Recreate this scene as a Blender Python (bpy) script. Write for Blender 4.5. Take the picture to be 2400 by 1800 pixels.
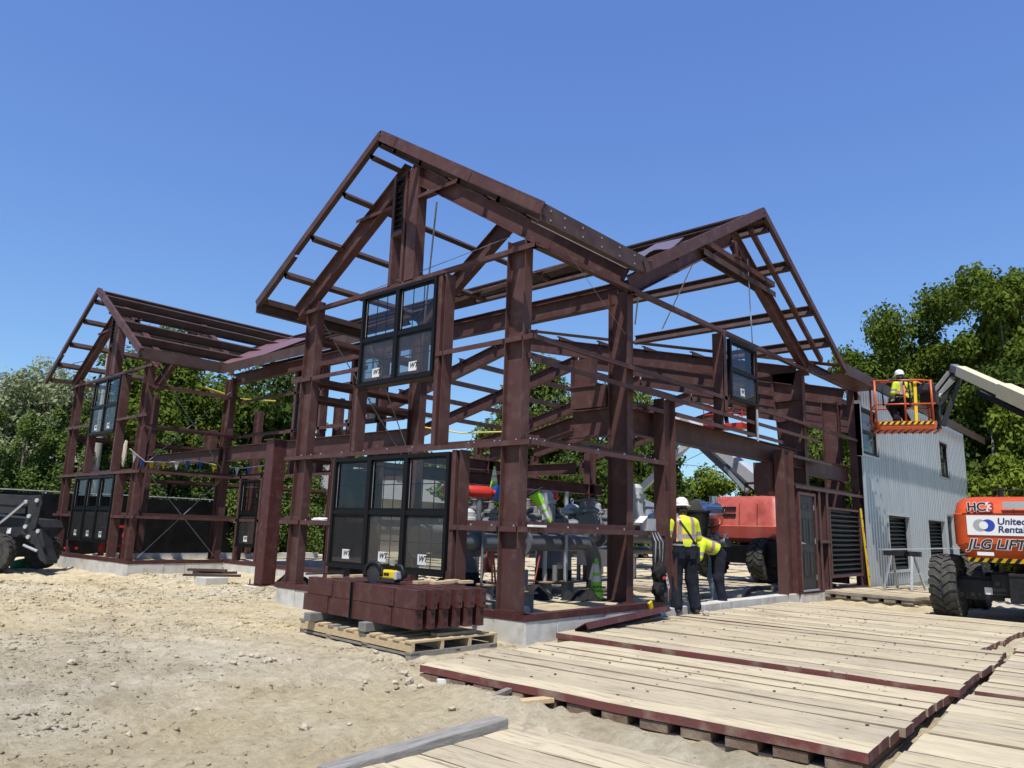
import bpy, math, random
import numpy as np
from mathutils import Vector, Matrix
R = math.radians
random.seed(7); np.random.seed(7)
SC = bpy.context.scene
COL = SC.collection
for o in list(bpy.data.objects): bpy.data.objects.remove(o)

# ---------------------------------------------------------------- camera
FOC, YAW, PIT, ROL = 1738.90, 0.735545, 0.191901, 0.030892
CAM = np.array([-7.40954, -6.34340, 1.07073])
def cam_axes():
    d = np.array([math.cos(PIT)*math.cos(YAW), math.cos(PIT)*math.sin(YAW), math.sin(PIT)])
    r = np.array([math.sin(YAW), -math.cos(YAW), 0.0]); u = np.cross(r, d)
    c, s = math.cos(ROL), math.sin(ROL)
    return c*r+s*u, -s*r+c*u, d
CR, CU, CD = cam_axes()
cd = bpy.data.cameras.new('camera'); cam = bpy.data.objects.new('camera', cd); COL.objects.link(cam)
cd.sensor_width = 36; cd.lens = FOC/2400*36; cd.clip_start = 0.05; cd.clip_end = 4000
m4 = Matrix(((CR[0], CU[0], -CD[0], CAM[0]), (CR[1], CU[1], -CD[1], CAM[1]), (CR[2], CU[2], -CD[2], CAM[2]), (0, 0, 0, 1)))
cam.matrix_world = m4
SC.camera = cam
def ray(px, py): return CR*((px-1200)/FOC) + CU*((900-py)/FOC) + CD
def PX(px, py, x): w = ray(px, py); return CAM + w*((x-CAM[0])/w[0])
def PY(px, py, y): w = ray(px, py); return CAM + w*((y-CAM[1])/w[1])
def PZ(px, py, z): w = ray(px, py); return CAM + w*((z-CAM[2])/w[2])
def PD(px, py, d): w = ray(px, py); return CAM + w*(d/math.hypot(w[0], w[1]))   # at a level distance d

# ---------------------------------------------------------------- sky, sun, exposure
SUN = Vector((-1.18, -0.69, 2.70)).normalized()
wd = bpy.data.worlds.new('World'); SC.world = wd; wd.use_nodes = True
nt = wd.node_tree; bg = nt.nodes['Background']
sk = nt.nodes.new('ShaderNodeTexSky'); sk.sky_type = 'NISHITA'; sk.sun_disc = False
sk.sun_elevation = math.asin(SUN.z); sk.sun_rotation = math.atan2(SUN.x, SUN.y)
sk.altitude = 100; sk.air_density = 1.0; sk.dust_density = 0.1; sk.ozone_density = 3.0
sp = nt.nodes.new('ShaderNodeSeparateColor'); cb = nt.nodes.new('ShaderNodeCombineColor'); nt.links.new(sk.outputs[0], sp.inputs[0])
for i_, (g_, a_) in enumerate(((.77, .428), (.78, .575), (.48, .702))):      # even grade of the whole sky towards the photo's deep blue
    pw_ = nt.nodes.new('ShaderNodeMath'); pw_.operation = 'POWER'; pw_.inputs[1].default_value = g_
    ml_ = nt.nodes.new('ShaderNodeMath'); ml_.operation = 'MULTIPLY'; ml_.inputs[1].default_value = a_*.15**g_/.15
    nt.links.new(sp.outputs[i_], pw_.inputs[0]); nt.links.new(pw_.outputs[0], ml_.inputs[0]); nt.links.new(ml_.outputs[0], cb.inputs[i_])
nt.links.new(cb.outputs[0], bg.inputs[0]); bg.inputs[1].default_value = 0.15
sl = bpy.data.lights.new('sun', 'SUN'); so = bpy.data.objects.new('sun', sl); COL.objects.link(so)
sl.energy = 5.0; sl.angle = R(0.53); sl.color = (1.0, 0.955, 0.89)
so.rotation_euler = (-SUN).to_track_quat('-Z', 'Y').to_euler(); so.location = (0, 0, 40)
SC.render.engine = 'CYCLES'
SC.view_settings.view_transform = 'Standard'; SC.view_settings.look = 'None'
SC.view_settings.exposure = 0.45; SC.view_settings.gamma = 1.0
SC.cycles.transparent_max_bounces = 24; SC.cycles.max_bounces = 8

# ---------------------------------------------------------------- materials
MATS = {}; ALB = .76
def mat(name, c1, c2=None, rough=0.6, metal=0.0, scale=3.0, bump=0.0, bscale=40.0, spec=0.4, detail=5.0, lo=0.35, hi=0.65, stretch=None, c3=None, s3=1.0):
    if name in MATS: return MATS[name]
    c1 = tuple(v*ALB for v in c1); c2 = c2 and tuple(v*ALB for v in c2); c3 = c3 and tuple(v*ALB for v in c3)
    m = bpy.data.materials.new(name); m.use_nodes = True; MATS[name] = m
    t = m.node_tree; b = t.nodes['Principled BSDF']; L = t.links.new
    b.inputs['Roughness'].default_value = rough; b.inputs['Metallic'].default_value = metal
    b.inputs['Specular IOR Level'].default_value = spec
    b.inputs['Base Color'].default_value = (*c1, 1)
    pos = None
    if c2 or bump:
        g = t.nodes.new('ShaderNodeNewGeometry'); pos = g.outputs['Position']
        if stretch:
            mp = t.nodes.new('ShaderNodeMapping'); mp.inputs['Scale'].default_value = stretch
            L(pos, mp.inputs[0]); pos = mp.outputs[0]
    if c2:
        n = t.nodes.new('ShaderNodeTexNoise'); n.inputs['Scale'].default_value = scale; n.inputs['Detail'].default_value = detail
        n.inputs['Roughness'].default_value = 0.65
        L(pos, n.inputs['Vector'])
        r = t.nodes.new('ShaderNodeValToRGB'); r.color_ramp.elements[0].position = lo; r.color_ramp.elements[1].position = hi
        r.color_ramp.elements[0].color = (*c1, 1); r.color_ramp.elements[1].color = (*c2, 1)
        L(n.outputs[0], r.inputs[0]); out = r.outputs[0]
        if c3:
            n3 = t.nodes.new('ShaderNodeTexNoise'); n3.inputs['Scale'].default_value = s3; n3.inputs['Detail'].default_value = 6
            L(pos, n3.inputs['Vector'])
            r3 = t.nodes.new('ShaderNodeValToRGB'); r3.color_ramp.elements[0].position = .52; r3.color_ramp.elements[1].position = .72
            L(n3.outputs[0], r3.inputs[0])
            mx = t.nodes.new('ShaderNodeMix'); mx.data_type = 'RGBA'; L(r3.outputs[0], mx.inputs[0]); L(out, mx.inputs[6]); mx.inputs[7].default_value = (*c3, 1)
            out = mx.outputs[2]
        L(out, b.inputs['Base Color'])
    if bump:
        n2 = t.nodes.new('ShaderNodeTexNoise'); n2.inputs['Scale'].default_value = bscale; n2.inputs['Detail'].default_value = 6
        L(pos, n2.inputs['Vector'])
        bp = t.nodes.new('ShaderNodeBump'); bp.inputs['Strength'].default_value = bump; bp.inputs['Distance'].default_value = 0.02
        L(n2.outputs[0], bp.inputs['Height']); L(bp.outputs[0], b.inputs['Normal'])
    return m
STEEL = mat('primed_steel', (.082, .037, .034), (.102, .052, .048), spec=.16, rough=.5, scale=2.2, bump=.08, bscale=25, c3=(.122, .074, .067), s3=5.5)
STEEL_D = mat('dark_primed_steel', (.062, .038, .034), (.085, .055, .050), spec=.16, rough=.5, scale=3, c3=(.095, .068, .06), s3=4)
STEEL_R = mat('red_primed_steel', (.074, .025, .024), (.090, .034, .032), spec=.2, rough=.42, scale=2.5, c3=(.105, .058, .053), s3=9, bump=.05)
GALV = mat('galvanised_steel', (.44, .47, .50), (.54, .57, .60), rough=.38, metal=.45, scale=9)
CONC = mat('cast_concrete', (.53, .51, .465), (.66, .64, .59), rough=.9, scale=2.5, bump=.25, bscale=60, c3=(.42, .40, .355), s3=3.2)
BLACKF = mat('black_window_frame', (.008, .008, .009), rough=.5, spec=.14)
BLACK = mat('black_paint', (.012, .012, .013), (.024, .024, .026), spec=.2, rough=.5, scale=6)
RUBBER = mat('tyre_rubber', (.040, .040, .041), (.095, .09, .08), spec=.15, rough=.85, scale=8, bump=.2, bscale=50)
ORANGE = mat('orange_paint', (.62, .085, .015), (.54, .075, .016), rough=.38, scale=4, c3=(.46, .10, .04), s3=3)
ORANGE_B = mat('basket_orange_paint', (.60, .10, .02), (.5, .08, .02), rough=.4, scale=6)
REDM = mat('faded_red_paint', (.42, .07, .05), (.50, .12, .09), rough=.5, scale=3, c3=(.30, .05, .04), s3=2.5)
GREYP = mat('grey_pipe_coating', (.11, .12, .135), (.155, .165, .18), rough=.45, scale=3)
GREYL = mat('light_grey_paint', (.42, .44, .46), (.50, .52, .54), rough=.45, scale=6)
GREYM = mat('mid_grey_machine', (.16, .165, .175), (.21, .215, .22), rough=.5, scale=5)
DGREY = mat('dark_grey_machine', (.024, .025, .028), (.042, .043, .047), spec=.2, rough=.5, scale=4)
CREAM = mat('cream_boom_paint', (.66, .61, .38), (.72, .67, .45), rough=.45, scale=5)
YELLOW = mat('yellow_plastic', (.75, .50, .01), rough=.4)
HIVIS = mat('hi_vis_yellow', (.62, .74, .03), (.55, .68, .03), rough=.8, scale=9)
HIGREEN = mat('hi_vis_green', (.30, .75, .03), rough=.5)
WHITE = mat('white_plastic', (.78, .78, .76), rough=.35)
REFL = mat('reflective_tape', (.22, .215, .22), (.30, .29, .29), rough=.4, scale=20)
ORTAPE = mat('orange_tape', (.75, .25, .05), rough=.6)
NAVY = mat('navy_trousers', (.010, .012, .020), (.024, .026, .036), spec=.08, rough=.9, scale=7, bump=.3, bscale=14)
DENIM = mat('blue_denim', (.10, .15, .24), (.20, .27, .38), rough=.9, scale=7, bump=.2, bscale=16)
SKIN = mat('skin', (.25, .13, .085), rough=.55)
HAIR = mat('dark_hair', (.012, .010, .009), rough=.7)
BOOT = mat('work_boot', (.09, .08, .07), (.14, .125, .11), rough=.8, scale=20)
GLOVE = mat('grey_glove', (.22, .21, .19), rough=.85)
CLOTHB = mat('black_cloth', (.014, .014, .015), (.034, .034, .036), spec=.08, rough=.9, scale=9, bump=.3, bscale=20)
WOODN = mat('new_pine', (.50, .36, .20), (.62, .48, .29), rough=.8, scale=5, stretch=(1, 6, 6), bump=.2, bscale=30)
WOODG = mat('weathered_timber', (.20, .18, .15), (.33, .29, .24), rough=.9, scale=5, bump=.3, bscale=30)
REDP = mat('red_end_paint', (.17, .042, .036), (.13, .05, .042), rough=.85, scale=6, c3=(.24, .17, .125), s3=5, bump=.2)
BLUE = mat('blue_plastic', (.02, .13, .5), rough=.4)
REDT = mat('red_tank_paint', (.60, .035, .02), (.5, .03, .02), rough=.3, scale=4)
GREENT = mat('green_sock', (.02, .22, .12), (.03, .28, .16), rough=.9, scale=6, bump=.4, bscale=30)
BARK = mat('bark', (.10, .08, .06), (.17, .14, .11), rough=.95, scale=6, bump=.4, bscale=12)
POLE = mat('utility_pole_wood', (.33, .30, .25), (.42, .38, .32), rough=.9, scale=4, stretch=(5, 5, .6))
CHROME = mat('bright_duct_metal', (.75, .76, .78), rough=.16, metal=1.0)
PURPLE = mat('dull_purple_sheet', (.17, .075, .08), (.21, .10, .105), rough=.45, scale=3)
ROCK = mat('pale_stone', (.42, .36, .27), (.55, .48, .37), rough=.95, scale=14, bump=.4, bscale=40)
REDEQ = mat('red_equipment', (.60, .04, .025), rough=.4)
LEAF_A = None
def leafmat(name, a, b, sc=0.7):
    a = tuple(v*.80 for v in a); b = tuple(v*.80 for v in b); m = mat(name, a, b, rough=.65, scale=sc, lo=.3, hi=.7, spec=.05)
    t = m.node_tree; bs = t.nodes['Principled BSDF']
    tr = t.nodes.new('ShaderNodeBsdfTranslucent'); mx = t.nodes.new('ShaderNodeMixShader'); mx.inputs[0].default_value = .28
    src = bs.inputs['Base Color'].links[0].from_socket
    t.links.new(src, tr.inputs[0]); t.links.new(bs.outputs[0], mx.inputs[1]); t.links.new(tr.outputs[0], mx.inputs[2])
    t.links.new(mx.outputs[0], t.nodes['Material Output'].inputs[0])
    return m
def glassmat(name, tint, refl=.12, dirt=None):
    m = bpy.data.materials.new(name); m.use_nodes = True; t = m.node_tree; MATS[name] = m
    for n in list(t.nodes):
        if n.type == 'BSDF_PRINCIPLED': t.nodes.remove(n)
    tr = t.nodes.new('ShaderNodeBsdfTransparent'); tr.inputs[0].default_value = (*tint, 1)
    gl = t.nodes.new('ShaderNodeBsdfGlossy'); gl.inputs['Roughness'].default_value = .03; gl.inputs[0].default_value = (.62, .66, .7, 1)
    lw = t.nodes.new('ShaderNodeFresnel'); lw.inputs[0].default_value = 1.55
    mx = t.nodes.new('ShaderNodeMixShader'); o = t.nodes['Material Output']
    t.links.new(lw.outputs[0], mx.inputs[0]); t.links.new(tr.outputs[0], mx.inputs[1]); t.links.new(gl.outputs[0], mx.inputs[2])
    res = mx.outputs[0]
    if dirt:
        df = t.nodes.new('ShaderNodeBsdfDiffuse'); df.inputs[0].default_value = (*dirt[:3], 1)
        m2 = t.nodes.new('ShaderNodeMixShader'); m2.inputs[0].default_value = dirt[3]
        t.links.new(res, m2.inputs[1]); t.links.new(df.outputs[0], m2.inputs[2]); res = m2.outputs[0]
    t.links.new(res, o.inputs[0]); return m
GLASS = glassmat('window_glass', (.80, .83, .80))
SCREEN = glassmat('insect_screen', (.70, .70, .70), dirt=(.20, .20, .20, .10))

# ---------------------------------------------------------------- mesh builder
class MB:
    def __init__(s): s.v = []; s.f = []; s.mi = []; s.cur = 0
    def add(s, vs, fs):
        o = len(s.v); s.v += [tuple(map(float, p)) for p in vs]
        for f in fs: s.f.append(tuple(i+o for i in f)); s.mi.append(s.cur)
        return s
    def box(s, x0, x1, y0, y1, z0, z1):
        return s.add([(x0,y0,z0),(x1,y0,z0),(x1,y1,z0),(x0,y1,z0),(x0,y0,z1),(x1,y0,z1),(x1,y1,z1),(x0,y1,z1)],
                     [(3,2,1,0),(4,5,6,7),(0,1,5,4),(1,2,6,5),(2,3,7,6),(3,0,4,7)])
    def obox(s, c, ax, h):
        c = np.array(c, float); ax = [np.array(a, float)/np.linalg.norm(a) for a in ax]
        vs = []
        for sz in (-1, 1):
            for sx, sy in ((-1,-1),(1,-1),(1,1),(-1,1)): vs.append(c+ax[0]*h[0]*sx+ax[1]*h[1]*sy+ax[2]*h[2]*sz)
        return s.add(vs, [(3,2,1,0),(4,5,6,7),(0,1,5,4),(1,2,6,5),(2,3,7,6),(3,0,4,7)])
    def bar(s, p0, p1, w, h, up=(0, 0, 1)):
        p0 = np.array(p0, float); p1 = np.array(p1, float); a = p1-p0; L = np.linalg.norm(a); a = a/L
        up = np.array(up, float)
        if abs(a@up)/np.linalg.norm(up) > .99: up = np.array((1., 0, 0))
        r = np.cross(a, up); r /= np.linalg.norm(r); u = np.cross(r, a)
        return s.obox((p0+p1)/2, (a, r, u), (L/2, w/2, h/2))
    def sweep(s, prof, p0, p1, u):
        p0 = np.array(p0, float); p1 = np.array(p1, float); a = p1-p0; a /= np.linalg.norm(a)
        u = np.array(u, float); u = u-(u@a)*a; u /= np.linalg.norm(u); v = np.cross(a, u); n = len(prof)
        vs = [p0+u*q[0]+v*q[1] for q in prof]+[p1+u*q[0]+v*q[1] for q in prof]
        fs = [(i, (i+1) % n, n+(i+1) % n, n+i) for i in range(n)]+[tuple(range(n))[::-1], tuple(range(n, 2*n))]
        return s.add(vs, fs)
    def tube(s, pts, r, n=8, cap=True):
        pts = [np.array(p, float) for p in pts]; m = len(pts)
        rs = r if isinstance(r, (list, tuple)) else [r]*m
        vs = []; prev = None
        for i, p in enumerate(pts):
            t = pts[min(i+1, m-1)]-pts[max(i-1, 0)]; t = t/max(np.linalg.norm(t), 1e-9)
            if prev is None:
                k = np.array((0, 0, 1.)) if abs(t[2]) < .9 else np.array((1., 0, 0))
                u = np.cross(t, k)
            else: u = prev-(prev@t)*t
            u /= max(np.linalg.norm(u), 1e-9); prev = u; w = np.cross(t, u)
            for j in range(n):
                a = 2*math.pi*j/n; vs.append(p+rs[i]*(u*math.cos(a)+w*math.sin(a)))
        fs = []
        for i in range(m-1):
            for j in range(n): fs.append((i*n+j, i*n+(j+1) % n, (i+1)*n+(j+1) % n, (i+1)*n+j))
        if cap: fs += [tuple(range(n))[::-1], tuple(range((m-1)*n, m*n))]
        return s.add(vs, fs)
    def lathe(s, prof, c, ax=(0, 0, 1), n=20):
        c = np.array(c, float); a = np.array(ax, float); a /= np.linalg.norm(a)
        k = np.array((0, 0, 1.)) if abs(a[2]) < .9 else np.array((1., 0, 0))
        u = np.cross(a, k); u /= np.linalg.norm(u); w = np.cross(a, u); vs = []
        for (r, z) in prof:
            for j in range(n):
                t = 2*math.pi*j/n; vs.append(c+a*z+r*(u*math.cos(t)+w*math.sin(t)))
        fs = []
        for i in range(len(prof)-1):
            for j in range(n): fs.append((i*n+j, i*n+(j+1) % n, (i+1)*n+(j+1) % n, (i+1)*n+j))
        m = len(prof)
        fs += [tuple(range(n))[::-1], tuple(range((m-1)*n, m*n))]
        return s.add(vs, fs)
    def prism(s, poly, o, eu, ev, en, d):
        o, eu, ev, en = [np.array(q, float) for q in (o, eu, ev, en)]; n = len(poly)
        vs = [o+eu*p[0]+ev*p[1] for p in poly]; vs += [q+en*d for q in vs]
        fs = [tuple(range(n))[::-1], tuple(range(n, 2*n))]+[(i, (i+1) % n, n+(i+1) % n, n+i) for i in range(n)]
        return s.add(vs, fs)
    def build(s, name, m, parent=None, smooth=False, bevel=0, **kw):
        me = bpy.data.meshes.new(name); me.from_pydata(s.v, [], s.f)
        ms = m if isinstance(m, (list, tuple)) else [m]
        for q in ms: me.materials.append(q)
        if len(ms) > 1: me.polygons.foreach_set('material_index', s.mi)
        me.update(); return link(name, me, parent, smooth, bevel, **kw)
def link(name, me, parent=None, smooth=False, bevel=0, loc=None, rz=0, **kw):
    o = bpy.data.objects.new(name, me); COL.objects.link(o)
    if parent: o.parent = parent
    if loc is not None: o.location = loc
    if rz: o.rotation_euler = (0, 0, rz)
    if smooth:
        me.polygons.foreach_set('use_smooth', [True]*len(me.polygons))
        if smooth is not True: me.set_sharp_from_angle(angle=R(smooth))
    if bevel:
        b = o.modifiers.new('bevel', 'BEVEL'); b.width = bevel; b.segments = 2; b.limit_method = 'ANGLE'
    return tag(o, **kw)
def tag(o, label=None, cat=None, group=None, kind=None):
    if label: o['label'] = label
    if cat: o['category'] = cat
    if group: o['group'] = group
    if kind: o['kind'] = kind
    return o
def thing(name, label, cat, loc=(0, 0, 0), rz=0, group=None):
    o = bpy.data.objects.new(name, None); COL.objects.link(o); o.location = loc; o.rotation_euler = (0, 0, rz)
    o.empty_display_size = .2
    return tag(o, label, cat, group)
def copy_tree(o, parent=None, loc=None, rz=None, label=None):
    c = o.copy(); COL.objects.link(c)
    if parent: c.parent = parent
    for ch in o.children: copy_tree(ch, c)
    if loc is not None: c.location = loc
    if rz is not None: c.rotation_euler = (0, 0, rz)
    if label: c['label'] = label
    return c
def I(d, b, tw=.012, tf=.016):
    d /= 2; b /= 2; t = tw/2
    return [(-d,-b),(-d+tf,-b),(-d+tf,-t),(d-tf,-t),(d-tf,-b),(d,-b),(d,b),(d-tf,b),(d-tf,t),(-d+tf,t),(-d+tf,b),(-d,b)]
def Zs(depth, fl, t=.007):   # u = depth from the outer face inwards, v: outer flange down, inner flange up
    return [(0, -fl), (t, -fl), (t, -t), (depth, -t), (depth, fl), (depth-t, fl), (depth-t, 0), (0, 0)]
def Cs(depth, fl, t=.008):   # channel, web along u, flanges towards +v
    return [(0, 0), (depth, 0), (depth, fl), (depth-t, fl), (depth-t, t), (t, t), (t, fl), (0, fl)]
def beam(name, p0, p1, d, b, u, parent, m=None, **kw):
    return MB().sweep(I(d, b), p0, p1, u).build(name, m or STEEL, parent, **kw)
FONT_CACHE = {}
def text(name, body, size, origin, right, up, m, parent=None, shear=0, thick=.002, align='LEFT', bold=0.0):
    key = (body, size, shear, thick, align, bold)
    if key not in FONT_CACHE:
        c = bpy.data.curves.new('txt', 'FONT'); c.body = body; c.size = size; c.extrude = thick; c.shear = shear; c.align_x = align; c.offset = bold
        o = bpy.data.objects.new('txt', c); COL.objects.link(o)
        dg = bpy.context.evaluated_depsgraph_get(); me = bpy.data.meshes.new_from_object(o.evaluated_get(dg))
        bpy.data.objects.remove(o); bpy.data.curves.remove(c); FONT_CACHE[key] = me
    me = FONT_CACHE[key].copy(); me.materials.clear(); me.materials.append(m); me.name = name
    r = Vector(right).normalized(); u = Vector(up).normalized(); n = r.cross(u)
    o = bpy.data.objects.new(name, me); COL.objects.link(o)
    o.matrix_world = Matrix(((r.x, u.x, n.x, origin[0]), (r.y, u.y, n.y, origin[1]), (r.z, u.z, n.z, origin[2]), (0, 0, 0, 1)))
    if parent: o.parent = parent
    return o
def vnoise(x, y, seed=0):
    xi = np.floor(x).astype(int); yi = np.floor(y).astype(int); fx = x-xi; fy = y-yi
    fx = fx*fx*(3-2*fx); fy = fy*fy*(3-2*fy)
    def h(a, b):
        n = (a*374761393+b*668265263+seed*982451653) & 0x7fffffff
        n = ((n ^ (n >> 13))*1274126177) & 0x7fffffff
        return ((n ^ (n >> 16)) & 0xffff)/65535.0
    return (h(xi, yi)*(1-fx)+h(xi+1, yi)*fx)*(1-fy)+(h(xi, yi+1)*(1-fx)+h(xi+1, yi+1)*fx)*fy
# ---------------------------------------------------------------- ground
W = 5.87; LB = 19.09; RX = 2.80; XB = 0.30; YB = LB-W; Z1, Z2, Z3, Z4, Z5 = 1.095, 2.239, 3.361, 3.684, 5.0
def sst(a, b, x): t = np.clip((x-a)/(b-a), 0, 1); return t*t*(3-2*t)
def gbase(x, y):
    s = np.maximum(0, -(x*.74+y*.67)-.6)
    z = -.37-.019*np.minimum(s, 12)
    inside = sst(0, .6, x)*sst(0, .6, y)
    z = z*(1-inside)+inside*-.27
    z = z+.085*np.exp(-((x+2.46)/.24)**2)*sst(-4.9, -4.2, y)*(1-sst(-1.4, -.8, y))
    z = z-.075*sst(7, 11, y)*(1-sst(1.5, 2.6, x))
    ap = sst(2.5, 5, x)*(1-sst(-.4, .2, y)); z = z*(1-ap)+ap*-.29
    return z
def gh(x, y):
    x = np.asarray(x, float); y = np.asarray(y, float)
    z = gbase(x, y)
    rough = .45+.9*sst(2.5, 9, y)*(1-sst(0, 2, x))
    z = z+rough*(.05*(vnoise(x*.9, y*.9, 1)-.5)+.035*(vnoise(x*2.6, y*2.6, 2)-.5)+.034*(vnoise(x*6.5, y*6.5, 3)-.5)+.030*(vnoise(x*13, y*13, 4)-.5)**2*2)
    a = (x*.80+y*.6); b = (-x*.6+y*.80)                      # crawler track prints
    tr = sst(.45, .65, vnoise(a*.35+5, b*.35+9, 7))
    z = z+tr*.022*np.sin(b*28+6*vnoise(a*1.2, b*1.2, 8))*sst(.3, .6, vnoise(a*2.5, b*2.5, 9))
    for (px_, py_, an, gap) in TRACKS:                          # twin tyre ruts with lug prints
        ca, sa = math.cos(an), math.sin(an); al = (x-px_)*ca+(y-py_)*sa; ac = -(x-px_)*sa+(y-py_)*ca+.25*np.sin(al*.35)
        fade = sst(.30, .55, vnoise(al*.45+px_, ac*.3+an*9, 12))
        for o_ in (-gap/2, gap/2):
            u = ac-o_; ins = 1-sst(.15, .22, np.abs(u)); edge = np.exp(-((np.abs(u)-.24)/.05)**2)
            z = z+fade*(ins*(-.020+.011*np.sin(al*2*math.pi/.17+np.abs(u)*16))+edge*.012)
    return z
TRACKS = [(-4.2, 3.0, R(62), 1.7), (-3.0, 4.5, R(118), 1.5), (-4.6, 1.2, R(20), 1.7), (-3.4, 6.2, R(75), 1.9)]
def spaced(segs):
    out = [segs[0][0]]
    for a, b, st in segs:
        n = max(1, int(round((b-a)/st))); out += list(np.linspace(a, b, n+1)[1:])
    return np.array(out)
gx = spaced([(-1500,-200,260),(-200,-30,30),(-30,-9,1.5),(-9,-6.2,.14),(-6.2,1.2,.042),(1.2,10,.16),(10,40,1.2),(40,300,40),(300,2500,400)])
gy = spaced([(-1500,-200,260),(-200,-20,25),(-20,-8,1.0),(-8,-5.2,.14),(-5.2,6.5,.045),(6.5,12,.09),(12,24,.35),(24,60,1.6),(60,300,30),(300,2500,400)])
GX, GY = np.meshgrid(gx, gy, indexing='ij'); GZ = gh(GX, GY)
far = sst(40, 300, np.hypot(GX, GY)); GZ = GZ*(1-far)+far*-.5
nx, ny = len(gx), len(gy)
idx = np.arange(nx*ny).reshape(nx, ny)
quads = np.stack([idx[:-1,:-1], idx[1:,:-1], idx[1:,1:], idx[:-1,1:]], -1).reshape(-1, 4)
def npmesh(name, V, Q):
    me = bpy.data.meshes.new(name); n = len(Q); k = Q.shape[1]
    me.vertices.add(len(V)); me.vertices.foreach_set('co', np.asarray(V, np.float32).ravel())
    me.loops.add(n*k); me.loops.foreach_set('vertex_index', Q.astype(np.int32).ravel())
    me.polygons.add(n); me.polygons.foreach_set('loop_start', np.arange(0, n*k, k, dtype=np.int32))
    me.update(calc_edges=True); me.validate(); return me
SAND = mat('dry_sandy_soil', (.66, .565, .395), (.80, .71, .525), rough=1.0, scale=.9, detail=9, bump=1.0, bscale=20, spec=.1, c3=(.56, .475, .33), s3=1.3)
def soil_extra(m):
    t = m.node_tree; b = t.nodes['Principled BSDF']; L = t.links.new
    src = b.inputs['Base Color'].links[0].from_socket
    g = t.nodes.new('ShaderNodeNewGeometry')
    n = t.nodes.new('ShaderNodeTexNoise'); n.inputs['Scale'].default_value = 9; n.inputs['Detail'].default_value = 10; n.inputs['Roughness'].default_value = .75
    L(g.outputs['Position'], n.inputs['Vector'])
    r = t.nodes.new('ShaderNodeValToRGB'); r.color_ramp.elements[0].position = .33; r.color_ramp.elements[1].position = .6
    r.color_ramp.elements[0].color = (.80, .78, .75, 1); r.color_ramp.elements[1].color = (1.16, 1.16, 1.14, 1); L(n.outputs[0], r.inputs[0])
    bp = [n_ for n_ in t.nodes if n_.type == 'BUMP'][0]; bp.inputs['Distance'].default_value = .07
    nz = [n_ for n_ in t.nodes if n_.type == 'TEX_NOISE' and abs(n_.inputs['Scale'].default_value-20) < .1][0]; nz.inputs['Detail'].default_value = 12; nz.inputs['Roughness'].default_value = .78
    # broad drift between grey dust and yellow sand
    n4 = t.nodes.new('ShaderNodeTexNoise'); n4.inputs['Scale'].default_value = .22; n4.inputs['Detail'].default_value = 3; L(g.outputs['Position'], n4.inputs['Vector'])
    r4 = t.nodes.new('ShaderNodeValToRGB'); r4.color_ramp.elements[0].position = .4; r4.color_ramp.elements[1].position = .62
    r4.color_ramp.elements[0].color = (1.04, 1.0, .90, 1); r4.color_ramp.elements[1].color = (.97, .98, 1.02, 1); L(n4.outputs[0], r4.inputs[0])
    m4_ = t.nodes.new('ShaderNodeMix'); m4_.data_type = 'RGBA'; m4_.blend_type = 'MULTIPLY'; m4_.inputs[0].default_value = 1
    L(src, m4_.inputs[6]); L(r4.outputs[0], m4_.inputs[7]); src = m4_.outputs[2]
    mx = t.nodes.new('ShaderNodeMix'); mx.data_type = 'RGBA'; mx.blend_type = 'MULTIPLY'; mx.inputs[0].default_value = 1
    L(src, mx.inputs[6]); L(r.outputs[0], mx.inputs[7]); L(mx.outputs[2], b.inputs['Base Color'])
soil_extra(SAND)
me = npmesh('ground', np.stack([GX, GY, GZ], -1).reshape(-1, 3), quads); me.materials.append(SAND)
me.polygons.foreach_set('use_smooth', [True]*len(me.polygons))
tag(link('ground', me), kind='structure')
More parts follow.
